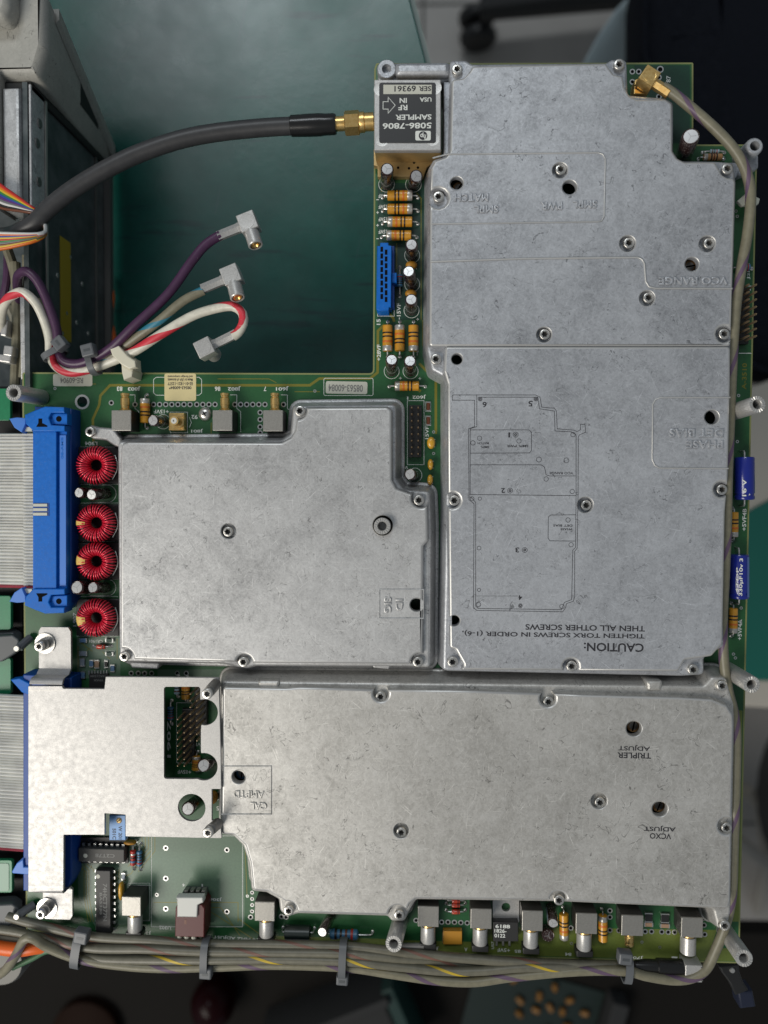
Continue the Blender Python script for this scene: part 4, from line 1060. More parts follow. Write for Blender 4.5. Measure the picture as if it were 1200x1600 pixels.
for y in (1407, 1414, 1424.5): axial('diode', (706, y), (718.5, y), .95, None, lead=9)

# ---- nickel corner connectors
M['dark_housing'] = mat('blackened_housing', (.035, .033, .030), .45, .2)
def rf_jack(x0, x1, y0, y1, out, label, plug=True, h=9.0, gold_len=28):
    """block whose top face covers the pixels given; out = +1 barrel points up the photo, -1 down"""
    a, b = P(x0, y0, h), P(x1, y1, h); w = (b.x - a.x) / 2; d = (a.y - b.y) / 2; c = Vector(((a.x + b.x) / 2, (a.y + b.y) / 2, 0))
    o = mk('corner_connector', G().box(-w * .99, w * .99, -d * .99, d * .99, 1.6, h - .62), M['dark_housing'], brd, T(c), label)
    mk('nickel_cap', G().box(-w, w, -d, d, h - .6, h, None, .2), M['block'], o, T(c))
    mk('connector_base', G().box(-w * .98, w * .98, -d * .98, d * .98, .1, 1.58), M['black_plastic'], o, T(c))
    rg = [(w * .90, h + .0), (w * .92, h + .06), (w * .80, h + .07), (w * .78, h + .01)]
    mk('turned_ring', G().lathe([(w * .96, h - .02), (w * .955, h + .035), (0, h + .045)], 32), M['block'], o, T(c))
    zc = 5.0; ax = T(c + Vector((0, out * d, zc))) @ Matrix.Rotation(-out * PI / 2, 4, 'X')
    gl = gold_len * mmpx(zc)
    if plug:
        mk('gold_collar', G().lathe([(2.2, -.2), (2.2, .7), (2.6, .8), (2.6, 1.6), (2.3, 1.8)], 24), M['gold'], o, ax)
        return o, ax, c
    mk('gold_barrel', G().lathe([(2.3, -.2), (2.3, .5), (1.6, 1.0), (1.6, 2.2), (1.75, 2.4), (1.75, gl * .72), (1.45, gl * .76), (1.45, gl * .84), (1.7, gl * .88), (1.7, gl), (1.2, gl), (1.2, gl - 1.5), (0, gl - 1.5)], 24), M['gold_dull' if False else 'gold'], o, ax)
    return o, ax, c
rf_jack(174, 205, 641, 673, 1, 'nickel corner connector nearest the red coils', False)
rf_jack(332, 363, 641, 673, 1, 'nickel corner connector beside the pan head screw', False)
rf_jack(411, 442, 641, 674, 1, 'nickel corner connector beside the notched cover corner', False)
JK = {}
for k, (x0, x1, y0, y1, pl) in enumerate(((190, 220, 1401, 1432, 1), (398, 429, 1409, 1440, 1), (653, 685.5, 1416, 1449, 1), (735.5, 768, 1420, 1452, 1), (816, 848, 1423, 1455.5, 1), (900, 933, 1427, 1460, 1), (971.5, 1005, 1430, 1463, 0), (1065, 1098, 1433.5, 1465.5, 1))):
    JK[k] = rf_jack(x0, x1, y0, y1, -1, ('first', 'second', 'third', 'fourth', 'fifth', 'sixth', 'seventh, unplugged,', 'last')[k] + ' nickel corner connector along the lower edge counted from the chips', bool(pl), 9.0, 24)
    line([(x0 - (672 - x0) * -.028 - 2, y0 - 18), (x1 - (672 - x1) * -.028 + 3, y0 - 18)], .18)
for x in (205, 364, 443):
    line([(x - 4, 617), (x + 6, 617), (x + 6, 638), (x + 12, 643), (x + 12, 675)], .2)
# upright gold connector
g = G().box(-3.1, 3.1, -3.4, 3.4, .1, 3.0, None, .3); c = P(279.5, 660, 0)
o = mk('upright_connector', g, M['gold'], brd, T(c), 'small upright gold connector beside the brown capacitor')
a, b = P(280, 660, 2.8), P(272, 657.5, 8.5)
mk('barrel', G().lathe([(2.2, 0), (2.2, .8), (1.6, 1.2), (1.6, 3.6), (1.75, 4), (1.75, 6), (1.15, 6), (1.0, 5)], 24), M['gold'], o, axis_matrix(a, b))
mk('insulator', G().lathe([(1.15, 5.6), (1.15, 6.05), (.45, 6.05), (.45, 5.2), (0, 5.2)], 20), M['white_plastic'], o, axis_matrix(a, b))
line(rect(266, 293, 644, 676), .2, closed=True); line([(296, 652), (299, 660), (296, 668)], .2)
pan = mk('pan_head_screw', G().lathe([(2.7, .05), (2.6, .7), (2.0, 1.4), (1.0, 1.75), (0, 1.8)], 24), M['steel'], brd, T(P(321, 647, 0)))
for an in (0, 90): mk('cross_slot', G().box(-1.0, 1.0, -.22, .22, 1.3, 1.78), M['hole'], pan, T(P(321, 647, 0.05)) @ RZ(an + 30))

# ---- pin headers
PIN = {}
def header(x, y0, y1, rows, dx, h, label, cols=2, basew=None, base=True):
    """x: pixel of the first column at the board, rows spaced from y0 to y1"""
    if h not in PIN:
        PIN[h] = G().lathe([(.42, .2), (.42, h - .5), (.2, h)], 4).mesh('pin', 30)
    c0, c1 = P(x, y0), P(x + dx * (cols - 1), y1)
    g = G().box(c0.x - 1.25, c1.x + 1.25, c1.y - 1.25, c0.y + 1.25, .05, 2.4, None, .2)
    o = mk('pin_header', g, M['black_plastic'], brd, None, label)
    for i in range(rows):
        for j in range(cols):
            q = P(x + dx * j, y0 + (y1 - y0) * i / (rows - 1))
            mk('pin', PIN[h], M['brass_pin'], o, T(q) @ RZ(45))
header(643.5, 639, 710, 8, 10, 6.5, 'sixteen pin header between the two upper covers')
line(rect(636.5, 662.5, 626, 726), .2, closed=True)
header(1149.5, 457, 534, 8, 11, 12, 'pin header with long bronze pins at the right edge of the board')
header(292, 1110, 1180, 8, 10, 12, 'left pin header inside the bracket window')
header(311, 1072, 1142, 8, 10, 12, 'right pin header inside the bracket window')
line(rect(276, 300, 1098, 1192), .2, closed=True)

# ---- blue sixteen way socket
g = G(); q = PP([(594, 379), (607, 379), (607, 383), (612, 384), (611, 480), (608, 480), (607, 486), (592, 486), (588, 483), (589, 384), (594, 384)], 8)
g.prism(q, .1, 8, .25, None, .15, 2)
o = mk('socket_strip', g, M['blue'], brd, None, 'narrow bright blue sixteen way socket on the upper board arm')
g = G().prism(PP([(612, 386), (616.5, 386), (616.5, 482), (611, 482)], 3), .1, 4.5, .2); mk('socket_skirt', g, M['blue_dark'], o)
g = G().prism(PP([(612, 427), (620, 427), (620, 443), (612, 443)], 5), .1, 6, .3); mk('key_block', g, M['blue'], o)
for i in range(8):
    for x, dy in ((596.5, 0), (603.3, 4.6)):
        y = 389.5 + i * 10.55 + dy; s = mmpx(8)
        g = G().box(-.5, .5, -.95, .95, 0, .03).box(-.12, .32, .15, .6, .03, .05)
        mk('contact_slot', g, M['hole'], o, T(P(x, y, 8.0)))
line([(616, 392), (616, 494), (590, 494), (590, 482)], .2)

# ---- red wound coils
g = G(); R0, r0 = 5.0, 2.35; nw = 38; nt = 14
for i in range(nw):
    a0 = 2 * PI * (i + random.uniform(-.16, .16)) / nw; v = []; up = .28 if i % 2 else 0.0
    for k in range(nt + 1):
        t = 2 * PI * k / nt; an = a0 + (2 * PI / nw) * (k / nt)
        rw = r0 + up * (.5 - .5 * math.cos(t)); rr = R0 + rw * math.cos(t); v.append(Vector((rr * math.cos(an), rr * math.sin(an), 1.25 * rw * math.sin(t))))
    g.tube(v, .28, 6, False, False)
M['core_shade'] = mat('winding_gap_shade', (.07, .003, .006), .4)  # core coloured dark so the gaps between turns look shaded
WIND = g.mesh('winding', 80)
CORE = G(); v = []; f = []
for i in range(40):
    for k in range(12):
        a, t = 2*PI*i/40, 2*PI*k/12; v.append(((R0 + (r0-.5) * math.cos(t)) * math.cos(a), (R0 + (r0-.5) * math.cos(t)) * math.sin(a), 1.2 * (r0-.5) * math.sin(t)))
        f.append((i*12+k, ((i+1)%40)*12+k, ((i+1)%40)*12+(k+1)%12, i*12+(k+1)%12))
CORE = CORE.add(v, f).mesh('core', 80)
for k, (x, y, patch, w) in enumerate(((149.5, 727, None, 'topmost'), (150, 817, (180, 7), 'second'), (150, 877, (176, 14), 'third'), (150, 965, (188, 16), 'lowest'))):
    c = P(x + 1.2, y, 6.5); tl = Matrix.Rotation(math.radians(6), 4, 'Y') @ RZ(37 * k)
    g = G().prism(PP(rect(119, 186, y - 29, y + 29), 1.8), .05, 1.8, .3, None, .5, 2)
    o = mk('coil_base', g, M['black_plastic'], brd, None, w + ' of the four red wire coils beside the blue ribbon plug')
    mk('core', CORE, M['core_shade'], o, T(c) @ tl); mk('winding', WIND, M['red_wire'], o, T(c) @ tl)
    if patch:
        a0, wd = patch; v = []; f = []; nn = 6
        for i in range(nn + 1):
            an = math.radians(a0 - wd + 2 * wd * i / nn)
            for j in range(5):
                t = math.radians(-20 + 35 * j); rr = R0 + (r0 + .36) * math.cos(t); v.append((rr * math.cos(an), rr * math.sin(an), 1.25 * (r0 + .36) * math.sin(t)))
        for i in range(nn):
            for j in range(4): f.append((i*5+j, i*5+j+1, (i+1)*5+j+1, (i+1)*5+j))
        mk('core_gap', G().add(v, f), M['core'], o, T(c) @ Matrix.Rotation(math.radians(6), 4, 'Y'), ang=80)
    e = [P(x + 30, y - 16, 2), P(x + 33.5, y - 4, 2.3), P(x + 33, y + 8, 2.3), P(x + 26, y + 22, 2)]
    mk('wire_end', G().tube(spline(e, .8), .25, 6), M['solder'], o)
for y in (698, 757, 786, 846, 904, 932, 994): line([(120, y), (185, y)], .15)

# ---- chips
def dip(x0, x1, y0, y1, h, side, n, m_, label):
    a, b = P(x0, y0, h), P(x1, y1, h)
    g = G().box(a.x, b.x, b.y, a.y, .9, h, None, .25)
    o = mk('chip', g, M[m_], brd, None, label)
    vert = abs(y1 - y0) > abs(x1 - x0)
    for i in range(n):
        for s in (-1, 1):
            u = (i + .5) / n
            if vert:
                xx = b.x + .15 if s > 0 else a.x - .15; yy = a.y + (b.y - a.y) * u
                g = G().box(xx - .1, xx + s * .9 if s > 0 else xx + .1, yy - .55, yy + .55, 1.9, 2.15) if s > 0 else G().box(xx - .9, xx + .1, yy - .55, yy + .55, 1.9, 2.15)
                g.box(*(sorted((xx + s * .65, xx + s * .95))), yy - .35, yy + .35, .02, 1.9)
            else:
                yy = a.y + .15 if s > 0 else b.y - .15; xx = a.x + (b.x - a.x) * u
                g = G().box(xx - .55, xx + .55, *(sorted((yy - s * .1, yy + s * .9))), 1.9, 2.15)
                g.box(xx - .35, xx + .35, *(sorted((yy + s * .65, yy + s * .95))), .02, 1.9)
            mk('chip_leg', g, M['solder'], o)
    return o
c1 = dip(122.5, 194, 1325.5, 1348.5, 4.2, 0, 8, 'ic_light', 'worn grey chip lying across under the blue trimmer')
mk('chip_socket', G().prism(PP(rect(124, 200, 1309, 1349), 1.0), .04, .85), M['black_plastic'], c1)
c2 = dip(149, 173, 1360, 1461, 4.2, 0, 10, 'ic', 'upright black chip printed 74HCT377N')
for c, x, y in ((c1, 133.5, 1337), (c2, 153, 1369.5)): mk('pin_one_dot', G().lathe([(.85, 0), (.85, .03), (0, .03)], 16), M['label_white'], c, T(P(x, y, 4.21)))
text('74HCT377N', 164, 1410, 62, 7, c2, 4.23, -90, 'ink_soft'); text('BA5330', 157.5, 1412, 36, 4, c2, 4.23, -90, 'ink_soft'); text('C2T78', 164, 1337, 32, 6, c1, 4.23, 180, 'ink_soft')
# regulator
g = G().prism(PP(rect(770.5, 810, 1441, 1471.5), 4.4), .9, 4.4, .3)
o = mk('regulator', g, M['ic'], brd, None, 'black power regulator with a bare metal tab at the lower edge')
hp = circle(*P(790.5, 1417.5, 1.5)[:2], 1.75, 22); tp = ccw(PP(rect(770, 811, 1404, 1441), 1.5))
g = G(); g.rings([(tp, .2), (tp, 1.5)]); g.cap(tp, 1.5, [hp]); g.rings([(hp, 1.5), (hp, .2)]); mk('metal_tab', g, M['nickel'], o)
for x in (776, 786, 796): mk('lead', G().prism(PP(rect(x - 1.5, x + 1.5, 1471, 1478), 1.6), 1.0, 1.6), M['solder'], o)
for s, x, y, w in (('6188', 785.5, 1447.5, 23), ('1826-', 782, 1454.5, 19), ('0122', 781, 1462, 17)): text(s, x, y, w, 6, o, 4.43, 0, 'silk')
# tantalum block
g = G().prism(PP(rect(692.5, 722, 1455, 1476), 2.6), .1, 2.6, .2); o = mk('tantalum_capacitor', g, M['tantalum'], brd, None, 'flat orange capacitor block at the lower edge')
g = G().prism(PP(rect(691, 697, 1457, 1474), 1.2), .05, 1.2); mk('end_cap', g, M['gold_dull'], o)
# yellow dipped capacitors
def dipped(x, y, w, h, label, m_='yellow_cap'):
    s = mmpx()
    g = G(); g.lathe([(0, 0), (.6, .1), (.95, .45), (1, 1), (.95, 1.55), (.6, 1.9), (0, 2)], 16)
    g.v = [Vector((p.x * w * s / 2, p.y * h * s / 2, .5 + p.z * 1.7)) for p in g.v]
    o = mk('ceramic_capacitor', g, M[m_], brd, T(P(x, y)), label, ang=80)
    for d in (-.3, .3): mk('lead', G().lathe([(.25, .02), (.25, 1.0)], 6, T((w * s * .42, d * h * s, 0))), M['solder'], o, T(P(x, y)))
dipped(673.5, 692.5, 13, 19, 'largest yellow capacitor beside the tall cover wall'); dipped(672.5, 726, 9, 17, 'middle yellow capacitor beside the tall cover wall'); dipped(672, 750, 9, 17, 'lowest yellow capacitor beside the tall cover wall')
dipped(643, 417, 18, 12, 'ochre capacitor between the first two brown ones', 'tantalum'); dipped(642, 461, 18, 12, 'ochre capacitor between the lower two brown ones', 'tantalum')
dipped(193, 1387, 8, 30, 'slim ochre capacitor beside the first lower connector'); dipped(207, 1312, 20, 6, 'ochre capacitor under the bracket edge', 'tantalum')
dipped(336, 1242, 14, 20, None, 'tantalum')
# surface-mount pieces
def smd(x, y, w, h, m_, hh=1.0, pads=True):
    s = mmpx(); c = P(x, y); w *= s; h *= s
    o = mk('chip_component', G().box(-w/2, w/2, -h/2, h/2, .06, hh, None, .08), M[m_], brd, T(c))
    if pads:
        for k in (-1, 1):
            g = G().box(k*w/2 - .35, k*w/2 + .35, -h/2 - .08, h/2 + .08, .03, hh * .96) if w > h else G().box(-w/2 - .08, w/2 + .08, k*h/2 - .35, k*h/2 + .35, .03, hh * .96)
            mk('solder_end', g, M['solder'], o, T(c))
for a in ((131, 1000, 10, 6, 'smd_blue'), (131, 1020.5, 11, 7, 'smd_grey'), (130, 1034, 7, 11, 'smd_grey'), (144, 1036, 6, 9, 'smd_blue'), (152.5, 1037, 7, 11, 'smd_tan'), (131, 1054, 6, 9, 'smd_blue'), (177, 1043.5, 6, 9, 'smd_blue'),
          (172, 1000, 10, 5, 'pcb_dark'), (172, 1021, 10, 5, 'pcb_dark'), (167, 1037, 4.5, 9, 'smd_black'),
          (669, 635.5, 5, 12, 'band_brown'), (669, 657.5, 5, 12, 'band_brown'), (1012.5, 1432, 11, 12, 'smd_black'), (1012.5, 1443, 11, 6, 'smd_tan'), (1038, 1433, 12, 12, 'smd_black'), (1038, 1445, 12, 6, 'smd_tan'),
          (194, 1368, 5, 9, 'smd_grey')): smd(*a)
for x, y, w, h in ((172, 1000, 14, 8), (172, 1021, 14, 8), (167, 1037, 8, 13), (669, 635.5, 8, 15), (669, 657.5, 8, 15)): line(rect(x - w/2, x + w/2, y - h/2, y + h/2), .14, closed=True)
g = G().prism(PP(rect(139, 168, 1053, 1082), 1.9), .1, 1.9, .15); o = mk('chip', g, M['ic'], brd, None, 'flat black chip half hidden by the bracket under the red diode')
for i in range(7): mk('chip_leg', G().prism(PP(rect(138 + i * 4.6, 140 + i * 4.6, 1048, 1055), .8), .03, .8), M['solder'], o)
text('HAC123M', 153, 1056.5, 24, 3.5, o, 1.92, 180, 'ink_soft'); text('VHAX', 154, 1063, 16, 3.5, o, 1.92, 180, 'ink_soft')
# navy connector housing of the lower ribbon, seen beside the bracket
g = G().prism(PP([(44, 1050), (119, 1055), (119, 1366), (110, 1384), (44, 1384)], 5), .1, 9.0, .4); 
o = mk('ribbon_socket', g, M['blue_dark'], brd, None, 'navy ribbon socket half hidden under the bracket plate')
for x, y, d in ((30, 1072, 1), (30, 1345, -1)):
    s = mmpx(10); pts = [(16, y - d * 10), (30, y - d * 12), (46, y - d * 4), (46, y + d * 14), (34, y + d * 10)] if d > 0 else [(18, y + 18), (26, y + 4), (36, y - 2), (37, y + 10), (46, y + 10), (46, y + 22), (20, y + 20)]
    mk('latch', G().prism(PP(pts, 10), 6, 10, .3), M['blue_pale' if d < 0 else 'blue'], o)
# small blue trimmer
g = G().prism(PP(rect(170.5, 196, 1274, 1313), 10), .2, 10, .25); o = mk('blue_trimmer', g, M['trimmer'], brd, None, 'light blue multi-turn trimmer poking through the bracket notch')
mk('adjusting_screw', G().lathe([(1.1, 9.9), (1.1, 10.15), (.9, 10.25), (0, 10.25)], 20, T(P(186, 1282, 10) - Vector((0, 0, 10)))), M['gold_dull'], o)
mk('adjusting_slot', G().box(-.8, .8, -.18, .18, 10.2, 10.3, T(P(186, 1282, 10) - Vector((0, 0, 10))) @ RZ(40)), M['hole'], o)
for s, x, y, w in (('W 201', 188, 1301, 22), ('501C', 178.5, 1303, 18)): text(s, x, y, w, 6, o, 10.03, -90, 'ink')
# red and white cable connector
o = mk('pin_socket', G().prism(PP(rect(287, 322, 1391, 1410), 3), .1, 5.5, .3), M['dark_plastic'], brd, None, 'dark four pin socket under the white locking clip')
for i in range(4): mk('pin', G().prism(PP(rect(288 + i * 9, 294 + i * 9, 1391, 1402), 7), 4.5, 7.2, .3), M['steel_dark'], o)
line(rect(236.5, 379, 1306, 1448), .2, closed=True)
line(rect(200, 234, 1380, 1438), .15, closed=True)
# blue axial electrolytics
def axel(x0, x1, y0, y1, r, label, pale):
    p, q = P((x0 + x1) / 2, y0, r + .3), P((x0 + x1) / 2, y1, r + .3); L = (q - p).length; ax = axis_matrix(p, q)
    o = mk('axial_capacitor', G().lathe([(r * .75, 0), (r * .95, .15), (r, .6), (r, L - 2.6), (r * .93, L - 2.2), (r * .93, L - 1.8), (r, L - 1.4), (r, L - .5), (r * .93, L - .1), (r * .75, L)], 32), M['elco_blue'], brd, ax, label)
    for e, s in ((p, -1), (q, 1)):
        w = (q - p).normalized() * s
        mk('lead', G().tube([e - w * .2, e + w * 1.6, e + w * 2.2 - Vector((0, 0, .5)), Vector((e.x, e.y, .1)) + w * 2.4], .35, 8), M['solder'], o)
    if pale:
        g = G(); n = 8; v = []
        for k in range(n + 1):
            t = math.radians(10 + 62 * k / n); v += [((r + .04) * math.cos(t), (r + .04) * math.sin(t), .5), ((r + .04) * math.cos(t), (r + .04) * math.sin(t), L - .5)]
        g.add(v, [(2*k, 2*k+2, 2*k+3, 2*k+1) for k in range(n)])
        fl_ = Matrix(((0, 0, 0, 0),) * 4)
        # stripe built in world directions: outwards to the photo's right
        v2 = []
        for k in range(n + 1):
            t = math.radians(2 + 58 * k / n)
            for e in (p + (q-p) * .05, p + (q-p) * .95): v2.append(Vector((e.x + (r + .04) * math.cos(t), e.y, e.z + (r + .04) * math.sin(t))))
        g2 = G().add(v2, [(2*k, 2*k+1, 2*k+3, 2*k+2) for k in range(n)]); mk('pale_stripe', g2, M['elco_pale'], o)
    return o, r * 2 + .3
o, zt = axel(1148.5, 1178, 714, 781, 3.55, 'deep blue axial capacitor nearer the upper standoff', False)
def wrap_text(s, o, cx, cy, w, h, r, cxm, ang):
    """flat print laid along the top of an upright-lying can, tipped by ang towards +x"""
    c = P(cx, cy, r + .3); x0 = P(cxm, cy, r + .3).x
    Mx = T(Vector((x0, c.y, r + .3))) @ Matrix.Rotation(math.radians(ang), 4, 'Y') @ T((0, 0, r + .06)) @ RZ(90)
    text(s, 0, 0, w, h, o, r * 2, 0, 'silk', 0, 'lettering', Mx)
wrap_text('85°C 85°C', o, 1172, 748, 58, 4.5, 3.55, 1160, 24); wrap_text('N8536 R8', o, 1176, 748, 56, 4, 3.55, 1160, 44); wrap_text('16 V', o, 1150, 762, 26, 6, 3.55, 1160, -12)
o, zt = axel(1140.5, 1169, 866, 935, 3.55, 'blue axial capacitor printed 330 microfarad with a pale stripe', True)
wrap_text('330µF10v 3', o, 1152, 900, 58, 6.5, 3.55, 1153, -4); wrap_text('4TDP', o, 1146, 905, 40, 3.5, 3.55, 1153, -26)
# stickers on the board
def sticker(x0, x1, y0, y1, m_, label, rot=0):
    a, b = P(x0, y0), P(x1, y1); w, h = (b.x - a.x) / 2, (a.y - b.y) / 2
    return mk('sticker', G().prism(rect(-w, w, -h, h), .02, .10, 0, None, .9, 4), M[m_], brd, T((a + b) / 2) @ RZ(rot), label)
o = sticker(83, 144.5, 584.5, 603.5, 'label_white', 'white sticker stamped RE-60904'); text('RE-60904', 112, 594.5, 37, 9, o, .13, 180, 'ink_soft')
o = sticker(509, 574, 596, 615.5, 'label_white', 'white sticker stamped 08563-60084', -1); text('08563-60084', 540, 606.5, 54, 11, o, .13, 179, 'ink_soft')
o = sticker(257, 306.5, 583.5, 626.5, 'label_yellow', 'yellowed maker sticker with small print')
for s, y, w, h in (('and foreign components', 588, 40, 4.5), ('Made in USA of domestic', 593.5, 40, 4.5), ('EE-01-1821-12577', 599.5, 40, 5), ('08563-60084*', 606, 36, 5)): text(s, 281.5, y, w, h, o, .13, 180, 'ink')
line([(257, 589.5), (244, 589.5), (240, 593), (240, 614), (244, 617.5), (257, 617.5)], .2); line([(307, 589.5), (311, 589.5), (315, 593), (315, 614), (311, 617.5), (307, 617.5)], .2)
line(rounded(rect(506, 583, 591, 618), 3, 4), .2, closed=True)
# silkscreen writing
for s, x, y, w, h, r in (('J803', 209.5, 607, 20, 7, 180), ('83', 187, 607.5, 9, 7, 180), ('J802', 366, 607, 20, 7, 180), ('86', 340, 607.5, 9, 7, 180), ('J601', 441, 607, 20, 7, 180), ('7', 414, 607.5, 4, 7, 180),
        ('J602', 655, 620, 21, 6.5, 180), ('1', 637, 622, 2, 5, 180), ('L904', 142.5, 693, 20, 6, 180), ('+15VF', 252, 643, 24, 6, 180), ('J801', 308, 673, 19, 6, 180), ('92', 304, 651.5, 10, 6.5, 180),
        ('15VF', 598, 306, 13, 6, 180), ('15VF', 598, 323, 13, 6, 180), ('15VF', 598, 342.5, 13, 6, 180), ('15VF', 598, 362, 13, 6, 180), ('-', 590, 312, 4, 1.2, 180), ('+', 590, 332, 4, 4, 180), ('+', 590, 352, 4, 4, 180), ('-', 590, 373, 4, 1.2, 180),
        ('15', 591.5, 503, 9, 6, 90), ('+28VF', 592, 551, 25, 6, 90), ('-15VF', 623, 486.5, 25, 6, 90), ('+', 652.5, 499, 4.5, 4.5, 180), ('+', 625.5, 591, 4, 4, 180), ('+', 656, 591.5, 4, 4, 180), ('+', 652, 549, 4, 12, 180),
        ('87', 1044.5, 123.5, 10, 6.5, 90), ('J2BB', 1170, 424, 24, 5, 90), ('2', 1170, 452, 4, 6, 90), ('+5VF4B', 1163, 812, 34, 6, 90), ('+5VF4A', 1156, 984, 32, 6, 90), ('A-3510', 1163, 588, 40, 7, 90),
        ('15VF', 667, 676, 20, 5.5, 90), ('5', 634, 731, 5, 6, 90), ('+15VF', 288, 1206, 22, 6, 180), ('VF', 309, 1163, 10, 6, 180), ('J306', 337, 1405, 20, 6, 180), ('U302', 258, 1449.5, 19, 6, 180), ('10 MHZ ADJUST', 368, 1465.5, 72, 6, 178), ('J3', 232, 1457.5, 9, 6, 180), ('4', 287, 1383, 4, 5, 180), ('1', 316, 1383.5, 2, 5, 180),
        ('CR1901', 150, 1002, 22, 5, 180), ('U989', 122, 1064, 16, 5, 90), ('1907', 264, 1155, 60, 6, 90), ('+5VF', 787, 1484.5, 20, 6, 180), ('U57', 770, 1477, 12, 4, 90), ('A', 728, 1483.5, 5, 6, 180), ('85', 809, 1486.5, 10, 5, 180), ('84', 888, 1491, 10, 5, 180), ('J70', 997, 1496, 16, 5.5, 180), ('1', 1054, 1497, 9, 5, 180), ('J', 684, 1482, 4, 6, 180), ('15', 342, 1263, 8, 7, 180), ('C', 434, 1470, 6, 3, 180), ('L907', 117, 968, 22, 6, 90)):
    text(s, x, y, w, h, brd, .035, r, 'trace' if s == 'A-3510' else 'silk')
line([(1154, 552), (1174, 552)], .3); line([(1165, 447), (1174, 447)], .3)
# serrated mounting standoffs
standoff((66, 621), (20.5, 613.5), (.1, 20), brd, 3.1, 'serrated standoff at the upper corner beside the blue ribbon plug')
standoff((1136, 647), (1184, 631.5), (.1, 20), brd, 3.1, 'serrated standoff beside the phase panel at the right edge')
standoff((1136, 1046), (1175, 1070), (.1, 20), brd, 3.1, 'serrated standoff at the right edge between the covers')
standoff((1131, 1452), (1163, 1498), (.1, 22), brd, 3.1, 'serrated standoff at the lower right corner')
standoff((626, 1436), (615, 1475.5), (.1, 20), brd, 3.1, 'serrated standoff in the middle of the lower edge')
mk('crossbar', G().tube([P(620, 1478, 6), P(662, 1478, 6)], 1.2, 10), M['steel_dark'], brd)
# ---- sampler module
smp = thing('sampler_module', P(640, 190, 0), 'square RF sampler module with a dark printed label at the top of the board', 'RF module')
SZ = 14
g = G().prism(PP(rect(584.5, 689, 124, 235), SZ), SZ - 2.2, SZ, .35, None, .4, 3); mk('case', g, M['sheet'], smp)
q = PP([(584, 233), (690, 233), (690, 247), (680, 252), (667, 262), (662, 276), (590, 276), (590, 260), (584, 258)], 3)
mk('gold_base', G().prism(q, .1, 3.0, .2), M['gold_dull'], smp)
g = G().prism(PP(rect(585.5, 688, 126, 234), SZ), 3.02, SZ - 2.25, .1); mk('gold_body', g, M['gold_dull'], smp)
for x, y in ((622, 262), (647, 254), (653, 262), (639, 263)): mk('hole', G().lathe([(.5, 3.0), (.5, 3.03), (0, 3.03)], 12, T(P(x, y, 3) - Vector((0, 0, 3)))), M['hole'], smp)
for x, y in ((595, 139), (679, 137), (597, 218), (676, 217)): mk('corner_plug', G().lathe([(2.6, SZ - .05), (2.5, SZ + .06), (2.1, SZ + .03), (0, SZ + .02)], 24, T(P(x, y, SZ) - Vector((0, 0, SZ)))), M['nickel'], smp)
lb = mk('label_plate', G().prism(PP(rect(592.5, 681, 129.5, 223.5), SZ), SZ + .07, SZ + .2, 0, None, 1.0, 4), mat('charcoal_label', (.024, .024, .025), .45), smp)
zt = SZ + .21
mk('serial_field', G().prism(PP(rect(599, 674.5, 132.5, 147), zt), zt, zt + .03), M['label_white'], lb)
for s, x, y, w, h, m_ in (('SER', 664, 138.5, 19, 7.5, 'ink'), ('69361', 633, 138.5, 33, 9, 'ink'), ('USA', 665, 155.5, 18, 6.5, 'silk'), ('IN', 630, 157, 11, 7.5, 'silk'), ('RF', 629.5, 168, 14, 8, 'silk'), ('SAMPLER', 646, 183, 55, 8, 'silk'), ('5086-7806', 636, 196.5, 75, 9, 'silk')):
    text(s, x, y, w, h, lb, zt + .05, 180, m_)
line([(598.5, 159), (606.5, 159), (606.5, 152), (617.5, 164.5), (606.5, 177), (606.5, 170.5), (598.5, 170.5)], .22, 'silk', 'printed_arrow', True, .03, lb, zt)
mk('emblem_field', G().prism(PP(rect(649, 673, 204.5, 219.5), zt), zt, zt + .03, 0, None, .6, 3), M['silk'], lb)
mk('emblem_disc', G().lathe([(6.6 * mmpx(zt), .031), (6.6 * mmpx(zt), .05), (0, .05)], 28, T(P(661, 212, zt))), M['ink'], lb)
text('hp', 661, 212, 9, 10, lb, zt + .06, 168, 'silk')

# ================================================================== cables
def sweep(path, r, n=26): return G().tube(path, r, n)
def stripe(path, r, pitch, phase, width, m_, parent):
    """helical tracer on a round jacket"""
    fr = frames(path); v = []; f = []; s = 0; k = 8
    for i, (p, a, b) in enumerate(fr):
        if i: s += (p - fr[i-1][0]).length
        c = phase + 360 * s / pitch
        for j in range(k + 1):
            t = math.radians(c - width / 2 + width * j / k); v.append(p + a * ((r + .05) * math.cos(t)) + b * ((r + .05) * math.sin(t)))
    for i in range(len(fr) - 1):
        for j in range(k): f.append((i*(k+1)+j, i*(k+1)+j+1, (i+1)*(k+1)+j+1, (i+1)*(k+1)+j))
    return mk('tracer_stripe', G().add(v, f), M[m_], parent, ang=80)
def cable(label, pts, r, m_, tr=None, name='coaxial_cable', group=None, cat='cable'):
    path = spline(PZ(pts), 1.3)
    t = thing(name, path[len(path)//2] - Vector((0, 0, r)), label, cat, group)
    mk('jacket', sweep(path, r), M[m_], t, ang=80)
    if tr: stripe(path, r, tr[1], tr[2], tr[3], tr[0], t)
    return t, path
